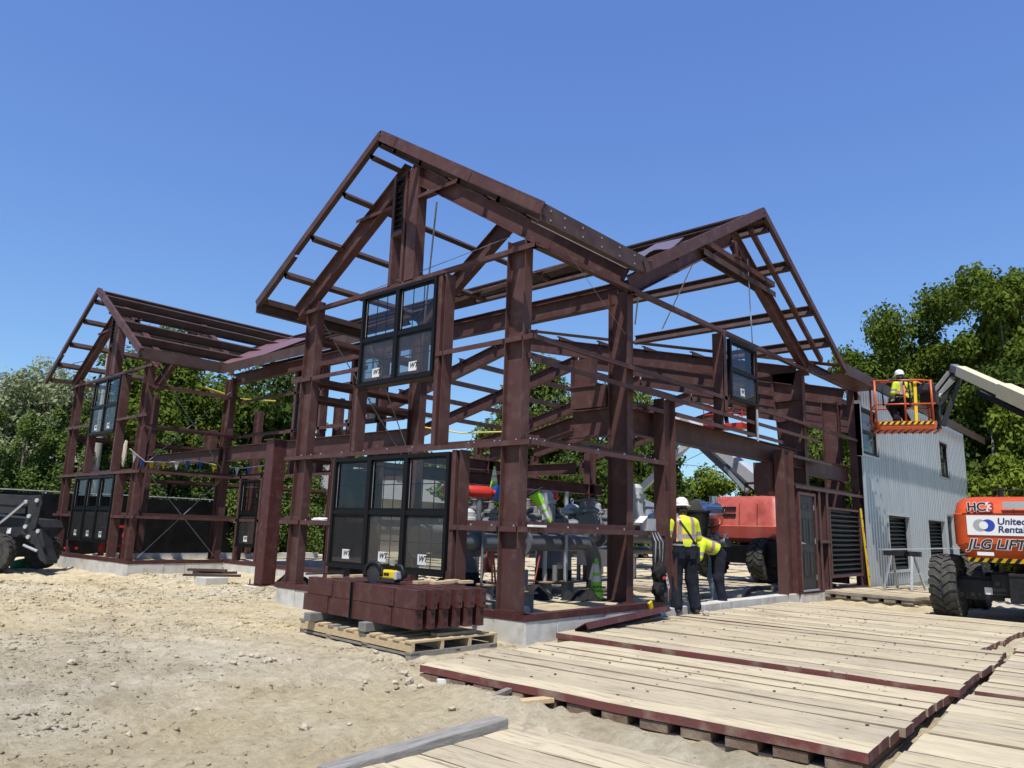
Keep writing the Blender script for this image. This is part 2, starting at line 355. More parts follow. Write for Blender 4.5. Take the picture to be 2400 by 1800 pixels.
def soil_clods():
    rg_ = np.random.RandomState(4); n = 60000
    x = rg_.uniform(-6.9, 1.6, n); y = rg_.uniform(-4.6, 13.5, n)
    dens = sst(.42, .72, vnoise(x*.55+3, y*.55, 31))*.9+sst(.5, .8, vnoise(x*2.1, y*2.1, 32))*.45+.10+.35*sst(3, 8, y)
    keep = rg_.uniform(0, 1, n) < dens*.75
    keep &= ~((x > -2.35) & (y < -.35)) & ~((x > -2.75) & (x < -2.2) & (y < -2.0) & (y > -9)) & ~((x > -.12) & (y < 6.0)) & ~((x < -2.2) & (y < -2.15)) & ~((x > .2) & (y > 13.0)) & ~((x > -1.75) & (x < -.25) & (y > .0) & (y < 2.7))
    x, y = x[keep], y[keep]; n = len(x); s = np.clip(rg_.lognormal(math.log(.0075), .62, n), .003, .042)*(1+.5*sst(4, 10, y))
    z = gh(x, y); a = rg_.uniform(0, 6.283, n); ca, sa = np.cos(a), np.sin(a)
    o = np.array([(1, 0, 0), (-1, 0, 0), (0, 1, 0), (0, -1, 0), (0, 0, 1), (0, 0, -1)], float)
    j = o[None]*rg_.uniform(.6, 1.35, (n, 6, 1))*np.array((1.25, .85, .60)); j = j+rg_.normal(0, .12, (n, 6, 3))
    X_ = j[:, :, 0]*ca[:, None]-j[:, :, 1]*sa[:, None]; Y_ = j[:, :, 0]*sa[:, None]+j[:, :, 1]*ca[:, None]
    V = np.stack([X_, Y_, j[:, :, 2]], -1)*s[:, None, None]+np.stack([x, y, z+s*.18], -1)[:, None]
    F_ = np.array([(0, 2, 4), (2, 1, 4), (1, 3, 4), (3, 0, 4), (2, 0, 5), (1, 2, 5), (3, 1, 5), (0, 3, 5)])
    Q = (F_[None]+(np.arange(n)*6)[:, None, None]).reshape(-1, 3)
    m_ = npmesh('soil_clods', V.reshape(-1, 3), Q); m_.materials.append(SAND)
    tag(link('soil_clods', m_), 'loose dry clods and crumbs of soil over the bare ground', 'soil', kind='stuff')
soil_clods()
def gz(x, y): return float(gh(np.array([x]), np.array([y]))[0])

# ---------------------------------------------------------------- foundation
def foundation(name, label, segs):
    f = thing(name, label, 'foundation', (0, 0, 0), group='concrete foundation walls')
    rng = random.Random(len(segs))
    for (a, b, ztop, inward) in segs:
        a = np.array(a, float); b = np.array(b, float); L = np.linalg.norm(b-a); d = (b-a)/L; inn = np.array(inward, float)
        n = max(1, int(round(L/.62))); cuts = [0]+[L*(i+rng.uniform(-.18, .18))/n for i in range(1, n)]+[L]
        for i in range(n):
            p = rng.uniform(0, .007); p0 = a+d*(cuts[i]+.003)-0*inn; p1 = a+d*(cuts[i+1]-.003)
            c = (p0+p1)/2; zt = ztop+rng.uniform(-.004, .004)
            MB().obox((*(c+inn*(.13+p)), (zt-.95)/2), ((*d, 0), (*inn, 0), (0, 0, 1)), (np.linalg.norm(p1-p0)/2, .13, (zt+.95)/2)).build('panel', CONC, f, bevel=.006)
        MB().obox((*((a+b)/2+inn*.14), -.5), ((*d, 0), (*inn, 0), (0, 0, 1)), (L/2-.02, .105, .5+ztop-.012)).build('core', CONC, f)
    return f
TOP = -.082
foundation('foundation_wall', 'pale cast concrete foundation wall under the gable end beside the pallet', [((0, W), (0, 0), TOP, (1, 0)), ((0.003, 0), (3.42, 0), TOP, (0, 1)), ((RX-.01, W), (0.26, W), TOP, (0, -1))])
foundation('foundation_wall', 'low concrete threshold kerb across the wide doorway behind the two workers', [((3.44, .03), (9.05, .03), -.12, (0, 1))])
foundation('foundation_wall', 'pale concrete foundation wall under the recessed wall and set-back wing by the fence', [((RX, YB), (RX, W+.02), TOP, (1, 0)), ((XB+.262, YB), (RX-.01, YB), TOP, (0, 1)), ((XB, LB), (XB, YB), TOP, (1, 0))])
foundation('foundation_wall', 'concrete foundation strip inside the set-back wing in front of the black fence', [((3.6, YB+.6), (9.5, YB+.6), TOP-.02, (0, 1)), ((XB+1.2, LB-.35), (9.5, LB-.35), TOP, (0, 1))])
foundation('foundation_wall', 'concrete base strip under the corrugated metal wall and the black louvre', [((9.07, 0.0), (26.5, 0.0), -.14, (0, 1))])

# ---------------------------------------------------------------- steel frame
BLD = thing('steel_frame_building', 'unfinished steel frame building in maroon primer with three gables and part corrugated cladding', 'building')
FR = BLD
def girt(p0, p1, inw, depth=.2, fl=.07, m=None, name='girt'):
    # outward normal is -inw; profile u = inw, v must be up
    p0 = np.array(p0, float); p1 = np.array(p1, float)
    a = p1-p0; a /= np.linalg.norm(a)
    if np.cross(a, inw)[2] < 0: p0, p1 = p1, p0
    return MB().sweep(Zs(depth, fl), p0, p1, inw).build(name, m or STEEL, FR)
def chan(p0, p1, u, depth=.2, fl=.075, m=None, name='post'):
    return MB().sweep(Cs(depth, fl), p0, p1, u).build(name, m or STEEL, FR)
def angle_base(a, b, inw):
    a = np.array((*a, 0.), float); b = np.array((*b, 0.), float); inn = np.array((*inw, 0.), float)
    d = b-a; d /= np.linalg.norm(d); sg = 1 if np.cross(d, inn)[2] > 0 else -1
    prof = [(-.006, -.085), (.002, -.085), (.002, -.006), (.13, -.006), (.13, 0), (-.006, 0)]
    if sg < 0: a, b = b, a
    MB().sweep(prof, a, b, inn).build('base_angle', STEEL_R, FR)
def wing_front(X, Y0, Wd, o, zr, ze, first):
    """gable end wall in the plane x = X, spanning Y0..Y0+Wd, with frame, girts, windows and roof edge"""
    Yc = Y0+Wd/2; xc = X+.105; Y1 = Y0+Wd
    # portal frame
    for (ya, s) in ((Y0+.2, 1), (Y1-.2, -1)):
        MB().sweep(I(.35, .16), (xc, ya+s*.175, -.005), (xc, ya+s*.175, 5.13), (0, 1, 0)).build('column', STEEL, FR)
        MB().box(xc-.09, xc+.09, min(ya-.02*s, ya+.37*s), max(ya-.02*s, ya+.37*s), -.002, .02).build('base_plate', STEEL_R, FR)
    sl = (zr-ze)/(Wd/2+o)
    def ztop(y): return zr-.27-sl*abs(y-Yc)
    for s in (-1, 1):
        yb = Yc+s*(Wd/2-.2); yo = Yc+s*(Wd/2+.22)
        beam('rafter', (xc, yo, ztop(yo)-.17), (xc, Yc, ztop(Yc)-.17), .32, .16, (0, 0, 1), FR)
    # collar girt halves under the apex
    for s in (-1, 1):
        yy = Yc+s*1.35; girt((X+.0, Yc+s*.34, zr-1.02), (X, yy, zr-1.02), (1, 0, 0), fl=.06)
    # apex posts and louvre
    for (y_, f_) in ((Yc+.25, .07), (Yc-.04, .06), (Yc-.34, .24)): chan((X, y_, Z5-.02), (X, y_, zr-.5), (1, 0, 0), depth=.2, fl=f_)
    lv = MB().box(X-.01, X+.05, Yc+.02, Yc+.25, zr-1.55, zr-1.50).box(X-.01, X+.05, Yc+.02, Yc+.25, zr-.62, zr-.57).box(X-.01, X+.05, Yc+.02, Yc+.045, zr-1.5, zr-.62).box(X-.01, X+.05, Yc+.225, Yc+.25, zr-1.5, zr-.62).build('gable_louvre', BLACKF, FR)
    MB().box(X+.06, X+.07, Yc+.03, Yc+.24, zr-1.5, zr-.62).build('louvre_backing', BLACK, lv)
    sm = MB().obox((X+.03, Yc+.135, 0), ((0, 1, 0), (1, 0, 1), (1, 0, -1)), (.09, .045, .004)).build('slat', BLACK, lv)
    sm.location = (0, 0, zr-1.42)
    for k in range(1, 8):
        c = sm.copy(); COL.objects.link(c); c.location = (0, 0, zr-1.42+k*.105)
    chan((X-.012, Yc+.27, zr-1.62), (X-.012, Yc-.0, zr-1.62), (1, 0, 0), fl=.08, name='louvre_sill')
    # windows
    window((X-.012, Yc+.94, 3.32), (0, -1, 0), (0, 0, 1), 1.88, 1.60, 2, first, 'WT')
    window((X-.012, Yc+1.42, .37), (0, -1, 0), (0, 0, 1), 2.83, 1.765, 3, first, 'WT')
    # jamb posts
    for (ya, z0, z1, fl, sg) in ((Yc-.95, Z2+.01, Z5-.08, .2, 1), (Yc-1.43, .02, Z2-.08, .2, 1), (Yc+.95, Z2+.01, 3.31, .2, -1), (Yc+1.43, .02, Z2-.08, .2, -1)):
        MB().sweep(Cs(.2, .085), (X+.015, ya-(.085 if sg > 0 else 0)+(0 if sg > 0 else 0), z0), (X+.015, ya-(.085 if sg > 0 else 0), z1), (1, 0, 0)).build('jamb_post', STEEL, FR)
        MB().box(X+.0, X+.2, ya-(.19 if sg > 0 else -.10), ya-(.18 if sg > 0 else -.11), z0, z1).build('jamb_post', STEEL, FR)
    # sills under the windows
    for (z, h) in ((3.31, .96), (.36, 1.44)):
        MB().sweep(Cs(.19, .09), (X+.012, Yc+h, z-.002), (X+.012, Yc-h, z-.002), (1, 0, 0)).build('window_sill_channel', STEEL_D, FR)
    # girts
    girt((X, Y0+.02, Z5), (X, Y1-.1, Z5), (1, 0, 0))
    girt((X, Y0+.02, Z2), (X, Y1+.12, Z2), (1, 0, 0))
    for z, ya in ((Z1, 1.43), (Z4, .95)):
        girt((X, Y0+.57, z), (X, Yc-ya-.02, z), (1, 0, 0)); girt((X, Yc+ya+.02, z), (X, Y1-.57, z), (1, 0, 0))
        girt((X, Y0+.215, z), (X, Y0+.52, z), (1, 0, 0), depth=.07); girt((X, Y0+.01, z), (X, Y0+.185, z), (1, 0, 0), depth=.1)
        girt((X, Y1-.52, z), (X, Y1-.2, z), (1, 0, 0), depth=.07); girt((X, Y1-.18, z), (X, Y1+.10, z), (1, 0, 0), depth=.1)
    return ztop
def roof_part(X0, X1, Y0, Wd, o, zr, ze, x_left, x_right):
    """purlins and edge fascia of a gable roof with its ridge along x; x_left / x_right = back ends on the two slopes"""
    Yc = Y0+Wd/2; sl = (zr-ze)/(Wd/2+o); H = Wd/2+o; nrm = math.hypot(1, sl)
    for s in (-1, 1):
        back = x_left if s > 0 else x_right
        un = np.array((0, s*sl/nrm, 1/nrm)); dn = np.array((0, s/nrm, -sl/nrm))
        for k, (d, dp) in enumerate(((.16, .17), (.42, .22), (1.28, .23), (2.34, .23), (3.30, .23))):
            if s < 0 and k == 1: d = .5
            y = Yc+s*d/nrm; z = zr-.03-sl*d/nrm
            xb = back(d/nrm)
            p0 = np.array((X0+.05, y, z)); p1 = np.array((xb, y, z))
            MB().sweep([(0, 0), (.085, 0), (.085, -.02), (.078, -.02), (.078, -.007), (.007, -.007), (.007, -dp+.007), (.007-.09, -dp+.007), (-.09, -dp), (0.0, -dp)], p0, p1, dn if s > 0 else -dn).build('purlin', STEEL_D, FR)
        # eave strut
        ye = Yc+s*(H-.10); MB().bar((X0+.03, ye, ze-.02), (back(H-.05), ye, ze-.02), .10, .11).build('eave_strut', STEEL_D, FR)
        # rake fascia plate
        a = np.array((X0, Yc, zr)); b = np.array((X0, Yc+s*(H+.0), ze-.0))
        parts = ((0, .12), (.123, .62), (.623, 1.0)) if s < 0 else ((0, .66), (.663, 1.0))
        for i, (t0, t1) in enumerate(parts):
            h = .175 if s < 0 else (.115 if i == 0 else .15)
            q0, q1 = a+(b-a)*t0, a+(b-a)*t1
            c = (q0+q1)/2-np.array((0, 0, h/2))*1.0-un*0
            d = (q1-q0)/np.linalg.norm(q1-q0)
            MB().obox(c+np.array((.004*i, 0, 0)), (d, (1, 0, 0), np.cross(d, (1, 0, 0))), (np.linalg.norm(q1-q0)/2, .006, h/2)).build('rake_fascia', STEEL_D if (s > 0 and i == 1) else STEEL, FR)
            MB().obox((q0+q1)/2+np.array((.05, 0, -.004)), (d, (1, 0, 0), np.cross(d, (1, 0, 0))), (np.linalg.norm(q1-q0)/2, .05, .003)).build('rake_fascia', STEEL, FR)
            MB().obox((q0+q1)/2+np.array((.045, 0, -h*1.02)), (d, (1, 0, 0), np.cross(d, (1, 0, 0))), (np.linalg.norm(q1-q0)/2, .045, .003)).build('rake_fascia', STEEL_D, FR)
STICK = mat('white_sticker', (.72, .72, .70), rough=.5)
INK = mat('dark_ink', (.02, .02, .025), rough=.5)
def window(o, right, up, w, h, n, parent, sticker=None, depth=.07, single=False, fmat=None):
    o = np.array(o, float); r = np.array(right, float); u = np.array(up, float); nn = np.cross(r, u)
    fm = fmat or BLACKF
    def P(a, b, c=0): return o+r*a+u*b+nn*c
    mb = MB()
    def bx(a0, a1, b0, b1, c0, c1): mb.obox(P((a0+a1)/2, (b0+b1)/2, (c0+c1)/2), (r, u, nn), ((a1-a0)/2, (b1-b0)/2, (c1-c0)/2))
    e = .055
    bx(0, w, 0, e, -depth, .03); bx(0, w, h-e, h, -depth, .012)
    bx(0, e, e, h-e, -depth, .012); bx(w-e, w, e, h-e, -depth, .012)
    uw = (w-e*2)/n; g = .05 if n > 1 else 0
    for i in range(1, n):
        xm = e+uw*i; bx(xm-.045, xm+.045, e, h-e, -depth, .015)
    for i in range(n):
        xa = e+uw*i+(.045 if i else 0); xb = e+uw*(i+1)-(.045 if i < n-1 else 0)
        bx(xa, xb, h*.5-.035, h*.5+.035, -depth+.004, .004)
        s = .032
        for (b0, b1, c) in ((e, h*.5-.035, -.012), (h*.5+.035, h-e, -.03)):
            bx(xa, xa+s, b0, b1, -depth+.006, c); bx(xb-s, xb, b0, b1, -depth+.006, c)
            bx(xa+s, xb-s, b0, b0+s, -depth+.006, c); bx(xa+s, xb-s, b1-s, b1, -depth+.006, c)
    win = mb.build('window', fm, parent)
    for i in range(n):
        xa = e+uw*i+(.045 if i else 0)+.032; xb = e+uw*(i+1)-(.045 if i < n-1 else 0)-.032
        for k, (b0, b1) in enumerate(((e+.03, h*.5-.065), (h*.5+.065, h-e-.03))):
            q = MB()
            c = -.035 if k == 0 else -.045
            q.add([P(xa, b0, c), P(xb, b0, c), P(xb, b1, c), P(xa, b1, c)], [(0, 1, 2, 3)]).build('pane', GLASS, win)
            mm = MB()
            for j in (1, 2):
                x = xa+(xb-xa)*j/3; mm.obox(P(x, (b0+b1)/2, c-.008), (r, u, nn), (.007, (b1-b0)/2, .004))
            mm.obox(P((xa+xb)/2, b0+(b1-b0)*.5, c-.0085), (r, u, nn), ((xb-xa)/2, .007, .0035))
            mm.build('muntin', BLACKF, win)
            if k == 0:
                MB().add([P(xa, b0, -.02), P(xb, b0, -.02), P(xb, b1, -.02), P(xa, b1, -.02)], [(0, 1, 2, 3)]).build('insect_screen', SCREEN, win)
            # bright glazing bead on the upper sash edge
            if k == 1: MB().obox(P(xa+.006, (b0+b1)/2, -.026), (r, u, nn), (.006, (b1-b0)/2, .003)).build('glazing_bead', GREYM, win)
        if sticker:
            sx = xa+(xb-xa)*.36; sz = e+.075
            MB().obox(P(sx+.09, sz+.08, -.016), (r, u, nn), (.095, .075, .001)).build('sticker', STICK, win)
            text('sticker_letters', sticker, .115, P(sx+.015, sz+.055, -.0135), r, u, INK, win, shear=.3, thick=.0008, bold=.004)
    return win
def zk(d): return 0
# wing A : ridge along x at y = W/2, main body roof: ridge along y at x = 6.41
OV = .6; ZR = 7.47; ZE = 5.20; SA = (ZR-ZE)/(W/2+OV)
MX, MZR, MZE, MH = 6.41, 7.63, 5.13, 4.55; SM = (MZR-MZE)/MH
def main_x_at(z): return MX-(MZR-z)/SM                    # x on the -x slope at height z
def backA(d): return max(2.0, main_x_at(ZR-SA*d)+.1)
wing_front(0.0, 0.0, W, OV, ZR, ZE, BLD)
roof_part(-OV, 0, 0.0, W, OV, ZR, ZE, backA, backA)
wing_front(XB, YB, W, OV, ZR, ZE, BLD)
roof_part(XB-OV, 0, YB, W, OV, ZR, ZE, backA, backA)
# long wide eave fascia on the -y eaves of both wings and the y+ eave of wing A
for (xs, xe, ye, sg) in ((-OV, 1.86, -OV+.02, -1), (XB-OV, 1.9, YB-OV+.02, -1), (-OV, 1.9, W+OV-.02, 1)):
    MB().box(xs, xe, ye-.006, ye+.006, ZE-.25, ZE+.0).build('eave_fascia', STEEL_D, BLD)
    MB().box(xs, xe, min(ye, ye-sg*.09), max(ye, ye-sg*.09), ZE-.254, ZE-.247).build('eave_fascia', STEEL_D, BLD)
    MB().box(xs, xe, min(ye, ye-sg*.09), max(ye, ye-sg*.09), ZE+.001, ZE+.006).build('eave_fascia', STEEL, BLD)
# base angles
angle_base((0, W+.06), (0, 0), (1, 0)); angle_base((0, 0), (3.4, 0), (0, 1)); angle_base((XB, LB), (XB, YB), (1, 0)); angle_base((XB, YB), (RX, YB), (0, 1)); angle_base((RX, YB), (RX, W), (1, 0))
# second frame of wing A and of wing B (the line of the recessed wall)
XF = RX-.10
for Y0 in (0.0, YB):
    Yc = Y0+W/2
    def zt(y): return ZR-.27-SA*abs(y-Yc)
    for (ya, s) in ((Y0+.2, 1), (Y0+W-.2, -1)):
        beam('column', (XF, ya+s*.19, -.01), (XF, ya+s*.19, 5.02), .38, .17, (0, 1, 0), BLD)
        beam('rafter', (XF, ya+s*.1, zt(ya)-.17), (XF, Yc, zt(Yc)-.17), .34, .16, (0, 0, 1), BLD)
        MB().box(XF-.11, XF+.11, min(ya-.03*s, ya+.41*s), max(ya-.03*s, ya+.41*s), -.012, .01).build('base_plate', STEEL_R, BLD)
# wing A right wall girts (plane y = 0)
I3 = (0, 1, 0)
for z, segs in ((Z1, ((.02, .2, .1), (.21, 3.42, .2))), (Z2, ((.02, .2, .1), (.21, 3.55, .2))), (Z3, ((.02, .2, .1), (.22, 10.55, .2))), (Z4, ((.02, .2, .1), (.21, 5.84, .2), (7.22, 13.55, .2))), (Z5, ((.03, 10.35, .2),))):
    for (a, b, dp) in segs: girt((a, 0, z), (b, 0, z), I3, depth=dp)
girt((3.83, 0, 3.105), (8.40, 0, 3.105), I3); girt((8.93, 0, 2.86), (11.4, 0, 2.86), I3, fl=.06, m=STEEL_D); girt((9.03, 0, 2.205), (13.72, 0, 2.205), I3)
girt((2.9, .0, 3.10), (3.42, 0, 3.10), I3)
girt((10.35, 0, 1.02), (11.02, 0, 1.02), I3)
# portal beam over the wide doorway, posts, bracket plates
beam('portal_beam', (2.8, .34, 2.86), (10.1, .34, 2.86), .42, .17, (0, 0, 1), BLD)
beam('door_jamb_post', (3.62, .11, -.01), (3.62, .11, 3.30), .38, .2, (1, 0, 0), BLD)
beam('door_jamb_post', (8.68, .12, -.13), (8.68, .12, 2.93), .52, .22, (1, 0, 0), BLD)
MB().box(8.2, 8.9, .26, .6, 1.95, 2.64).build('knee_bracket', STEEL, BLD)
# tapered column of the main body (3rd line) and post at the cladding edge
c3 = MB()
xq = 10.28
for y0a, y0b, y1a, y1b, x0, x1 in ((.2, .2, .216, .216, xq-.09, xq+.09),):
    c3.box(x0, x1, y0a, y1a, -.14, 5.0)
c3.add([(xq-.09, .55, -.14), (xq+.09, .55, -.14), (xq+.09, .566, -.14), (xq-.09, .566, -.14), (xq-.09, .95, 5.0), (xq+.09, .95, 5.0), (xq+.09, .966, 5.0), (xq-.09, .966, 5.0)], [(0,1,5,4),(1,2,6,5),(2,3,7,6),(3,0,4,7),(4,5,6,7)])
c3.add([(xq-.006, .216, -.14), (xq-.006, .55, -.14), (xq-.006, .95, 5.0), (xq-.006, .216, 5.0), (xq+.006, .216, -.14), (xq+.006, .55, -.14), (xq+.006, .95, 5.0), (xq+.006, .216, 5.0)], [(0,1,2,3),(7,6,5,4)])
c3.box(xq-.1, xq+.1, .19, 1.0, 5.003, 5.03)
c3.build('tapered_column', STEEL, BLD)
for zz in (2.66, 3.06, 3.8, 4.3):
    MB().box(xq-.08, xq-.01, .22, .56+zz*.078, zz, zz+.012).build('stiffener', STEEL, BLD)
beam('column', (13.72, .16, -.14), (13.72, .16, 5.2), .36, .2, (1, 0, 0), BLD)
# main gable over y = 0 : rafters, collar, rakes, purlins
YM = .12
def mzt(x): return MZR-.27-SM*abs(x-MX)
beam('rafter', (RX-.25, YM, mzt(RX-.25)-.17), (MX, YM, mzt(MX)-.17), .32, .16, (0, 0, 1), BLD)
beam('rafter', (10.35, YM, mzt(10.35)-.17), (MX, YM, mzt(MX)-.17), .32, .16, (0, 0, 1), BLD)
MB().sweep(Cs(.2, .12), (4.95, 0.0, 6.56), (8.3, 0.0, 6.56), (0, 1, 0)).build('collar_girt', STEEL, BLD)
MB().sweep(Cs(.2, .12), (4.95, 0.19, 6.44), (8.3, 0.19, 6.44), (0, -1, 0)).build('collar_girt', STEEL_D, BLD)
MB().box(6.33, 6.49, .02, .08, 6.72, 7.05).box(6.25, 6.5, -.05, .2, 6.66, 6.72).build('apex_bracket', STEEL, BLD)
MNR = math.hypot(1, SM)
for s in (-1, 1):
    xe = MX+s*MH; a = np.array((MX, -OV, MZR)); b = np.array((xe, -OV, MZE))
    d = (b-a)/np.linalg.norm(b-a); L = np.linalg.norm(b-a); nn = np.cross((0, 1, 0), d); nn = nn*np.sign(nn[2])
    h = .19 if s < 0 else .14
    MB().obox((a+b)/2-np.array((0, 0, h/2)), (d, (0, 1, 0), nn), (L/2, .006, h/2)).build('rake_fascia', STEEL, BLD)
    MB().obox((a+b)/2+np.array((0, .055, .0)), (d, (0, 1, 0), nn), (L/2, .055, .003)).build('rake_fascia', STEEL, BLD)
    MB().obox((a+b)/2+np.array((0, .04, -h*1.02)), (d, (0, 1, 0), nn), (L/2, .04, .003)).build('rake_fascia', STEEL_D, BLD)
# outrigger parallel to the rake
MB().bar((MX+.15, -.22, mzt(MX+.15)+.04), (10.35, -.22, mzt(10.35)+.04), .09, .1).build('outrigger', STEEL, BLD)
# purlins along y
HB = .24
def yvalley(z): return .3+(z-5.25)/HB if z > 5.25 else .2    # where the main roof meets the low roof behind
def ywA(z): return W/2-(ZR-z)/SA if z < ZR else W/2             # where it meets the near wing
for s in (-1, 1):
    for k, d in enumerate((.12, .40, 1.55, 2.98, 4.08)):
        x = MX+s*d/MNR; z = MZR-.03-SM*d/MNR
        un = np.array((-s*SM*0+s*SM/MNR, 0, 1/MNR)); dn = np.array((s/MNR, 0, -SM/MNR))
        pr_ = [(0, 0), (.085, 0), (.085, -.02), (.078, -.02), (.078, -.007), (.007, -.007), (.007, -.193), (-.063, -.193), (-.07, -.2), (0, -.2)]
        def pur(y0, y1):
            u = dn if s < 0 else -dn
            MB().sweep(pr_, (x, y0, z), (x, y1, z), u if True else dn).build('purlin', STEEL_D, BLD)
        if s > 0: pur(-OV+.04, 18.9 if k < 2 else yvalley(z))
        else:
            if k < 2: pur(-OV+.04, 18.9)
            else:
                pur(-OV+.04, max(.0, ywA(z)-.1)); pur(W-ywA(z)+.1 if k < 4 else W+.3, YB+max(0, ywA(z))-.1)
# hip / valley plates : near wing to main body (right side), main body to low roof
va = [(RX-.9, -.55, MZE+.03), (5.9, W/2, 7.35)]
MB().bar(va[0], va[1], .30, .012).build('valley_plate', PURPLE, BLD)
MB().bar((RX-.9, W+.55, MZE+.03), (5.9, W/2, 7.35), .30, .012).build('valley_plate', PURPLE, BLD)
MB().bar((RX-.9, YB-.55, MZE+.03), (5.9, YB+W/2, 7.35), .30, .012).build('valley_plate', PURPLE, BLD)
MB().bar((10.9, -.5, 5.17), (7.5, 9.2, 7.05), .34, .012).build('valley_plate', STEEL, BLD)
# eave beam, strut and fascia of the recessed front
for (x, z, d) in ((RX-.05, 5.0, .3), (RX+.75, 5.45, .22)): beam('eave_beam', (x, .5, z), (x, YB+.3, z), d, .14, (0, 0, 1), BLD)
MB().box(1.86, 1.873, W+OV, YB-OV, MZE-.22, MZE+.02).build('eave_fascia', STEEL_D, BLD)
MB().box(1.86, 1.95, W+OV, YB-OV, MZE+.021, MZE+.027).build('eave_fascia', STEEL, BLD)
# roof sheet laid on the recessed slope near the far wing, plus a small sheet at the near valley
def slope_pt(x, y, h=.02): return (x, y, MZR-SM*(MX-x)+h)
q = MB(); q.add([slope_pt(1.9, YB-.75), slope_pt(1.9, YB-2.7), slope_pt(3.3, YB-2.5), slope_pt(4.6, YB+.55), slope_pt(4.3, YB+.7)], [(0, 1, 2, 3, 4)])
q.add([slope_pt(1.9, YB-.75, .012), slope_pt(1.9, YB-2.7, .012), slope_pt(3.3, YB-2.5, .012), slope_pt(4.6, YB+.55, .012), slope_pt(4.3, YB+.7, .012)], [(4, 3, 2, 1, 0)]); q.build('roof_sheet', PURPLE, BLD)
q = MB()
for i in range(9):
    for j in range(2): pass
pts = []
for j in range(3):
    for i in range(9):
        y = -.52+j*.42; x = 1.95+i*.16+j*.25; pts.append(slope_pt(x, y, .05+.05*math.sin(i*.9)*(1-j*.3)))
q.add(pts, [(j*9+i, j*9+i+1, (j+1)*9+i+1, (j+1)*9+i) for j in range(2) for i in range(8)]); q.build('roof_sheet', mat('curled_purple_sheet', (.15, .12, .155), rough=.4), BLD, smooth=True)
# recessed wall : header beam, girts, windows
beam('header_beam', (XF, W-.2, 2.86), (XF, YB+.3, 2.86), .40, .17, (0, 0, 1), BLD)
for z in (Z1, Z2, Z3, 4.35): girt((RX, W+.1, z), (RX, YB-.05, z), (1, 0, 0))
window((RX-.01, YB-.55, .37), (0, -1, 0), (0, 0, 1), .95, 1.75, 1, BLD, 'WT')
for (y0) in (10.3, 7.9): window((RX-.01, y0, 3.32), (0, -1, 0), (0, 0, 1), .95, 1.6, 1, BLD, 'WT')
for y in (10.36, 9.2, 7.96, 6.85): chan((RX, y, Z2), (RX, y, 5.0), (1, 0, 0), fl=.09)
for y in (YB-.5, YB-1.6): chan((RX, y, 0), (RX, y, Z2), (1, 0, 0), fl=.09)
# side wall of the far wing (plane y = YB): girts and rod bracing
for z in (Z1, Z2, 3.36, 4.43): girt((XB+.05, YB, z), (RX+.1, YB, z), I3)
def rod(p, q, r=.011, m=None, nm='brace_rod'): MB().tube([p, q], r, 6).build(nm, m or GREYM, BLD)
rod((XB+.3, YB+.22, .05), (RX-.2, YB+.22, 2.15)); rod((XB+.3, YB+.22, 2.2), (RX-.2, YB+.22, .1))
rod((XB+.3, YB+.22, 4.85), (RX-.2, YB+.22, 2.4)); rod((XB+.3, YB+.22, 2.5), (RX-.2, YB+.22, 4.6))
# rod bracing and pull strap in the near wing
rod((.12, .6, 5.25), (.12, 5.2, 5.0), .006); rod((1.2, W-.4, 4.9), (2.6, W-.4, 2.4)); rod((.2, W-.3, 4.95), (2.6, W-.3, 2.3))
rod((.25, 2.4, 6.35), (2.5, 5.2, 4.8), .016, GALV, 'pull_strap'); rod((.6, -.1, 5.0), (2.4, .1, 4.2), .004)
rod((-.5, -.35, 5.03), (1.75, -.35, 5.03), .006, GREYL, 'safety_line')
rod((7.0, .05, 6.85), (7.05, .02, 5.0), .014, GALV, 'pull_strap'); rod((7.05, -.03, 3.6), (7.05, -.03, 2.95), .022, GALV, 'pull_strap')
rod((5.05, .3, 6.2), (5.6, 1.3, 5.2), .014, GALV, 'pull_strap'); rod((3.5, .5, 5.6), (4.1, 1.0, 4.9), .014, GALV, 'pull_strap')
# side wall of the near wing at y = W
for z in (Z1, Z2, Z3, Z4, 4.5): girt((.2, W, z), (RX, W, z), (0, -1, 0))
chan((1.0, W, 0), (1.0, W, 2.2), (0, -1, 0)); chan((2.0, W, 0), (2.0, W, 2.2), (0, -1, 0))
# knee beam and stub post behind column line 2
beam('stub_beam', (XF, .56, 2.84), (XF, 1.36, 2.84), .46, .19, (0, 0, 1), BLD)
beam('stub_beam', (XF, 1.36, 2.85), (XF, 3.3, 2.42), .24, .19, (0, 0, 1), BLD)
MB().box(XF-.1, XF+.1, .62, 1.34, 3.1, 3.46).build('stub_block', STEEL, BLD); MB().box(XF-.13, XF+.13, .75, 1.45, 3.46, 3.5).build('stub_plate', STEEL, BLD)
beam('stub_post', (XF, 1.14, 3.5), (XF, 1.14, 3.98), .42, .2, (0, 1, 0), BLD)
beam('floor_beam', (XF, YB+.5, 2.85), (XF, LB-.4, 2.85), .36, .17, (0, 0, 1), BLD); beam('stub_post', (XF, YB+1.3, 3.04), (XF, YB+1.3, 3.6), .42, .2, (0, 1, 0), BLD)
for y in (YB+.4, LB-.5): beam('column', (6.4, y, -.1), (6.4, y, 5.0), .35, .17, (0, 1, 0), BLD)
for z in (Z1, Z2, 3.4): girt((.6, LB, z), (9.9, LB, z), (0, -1, 0))
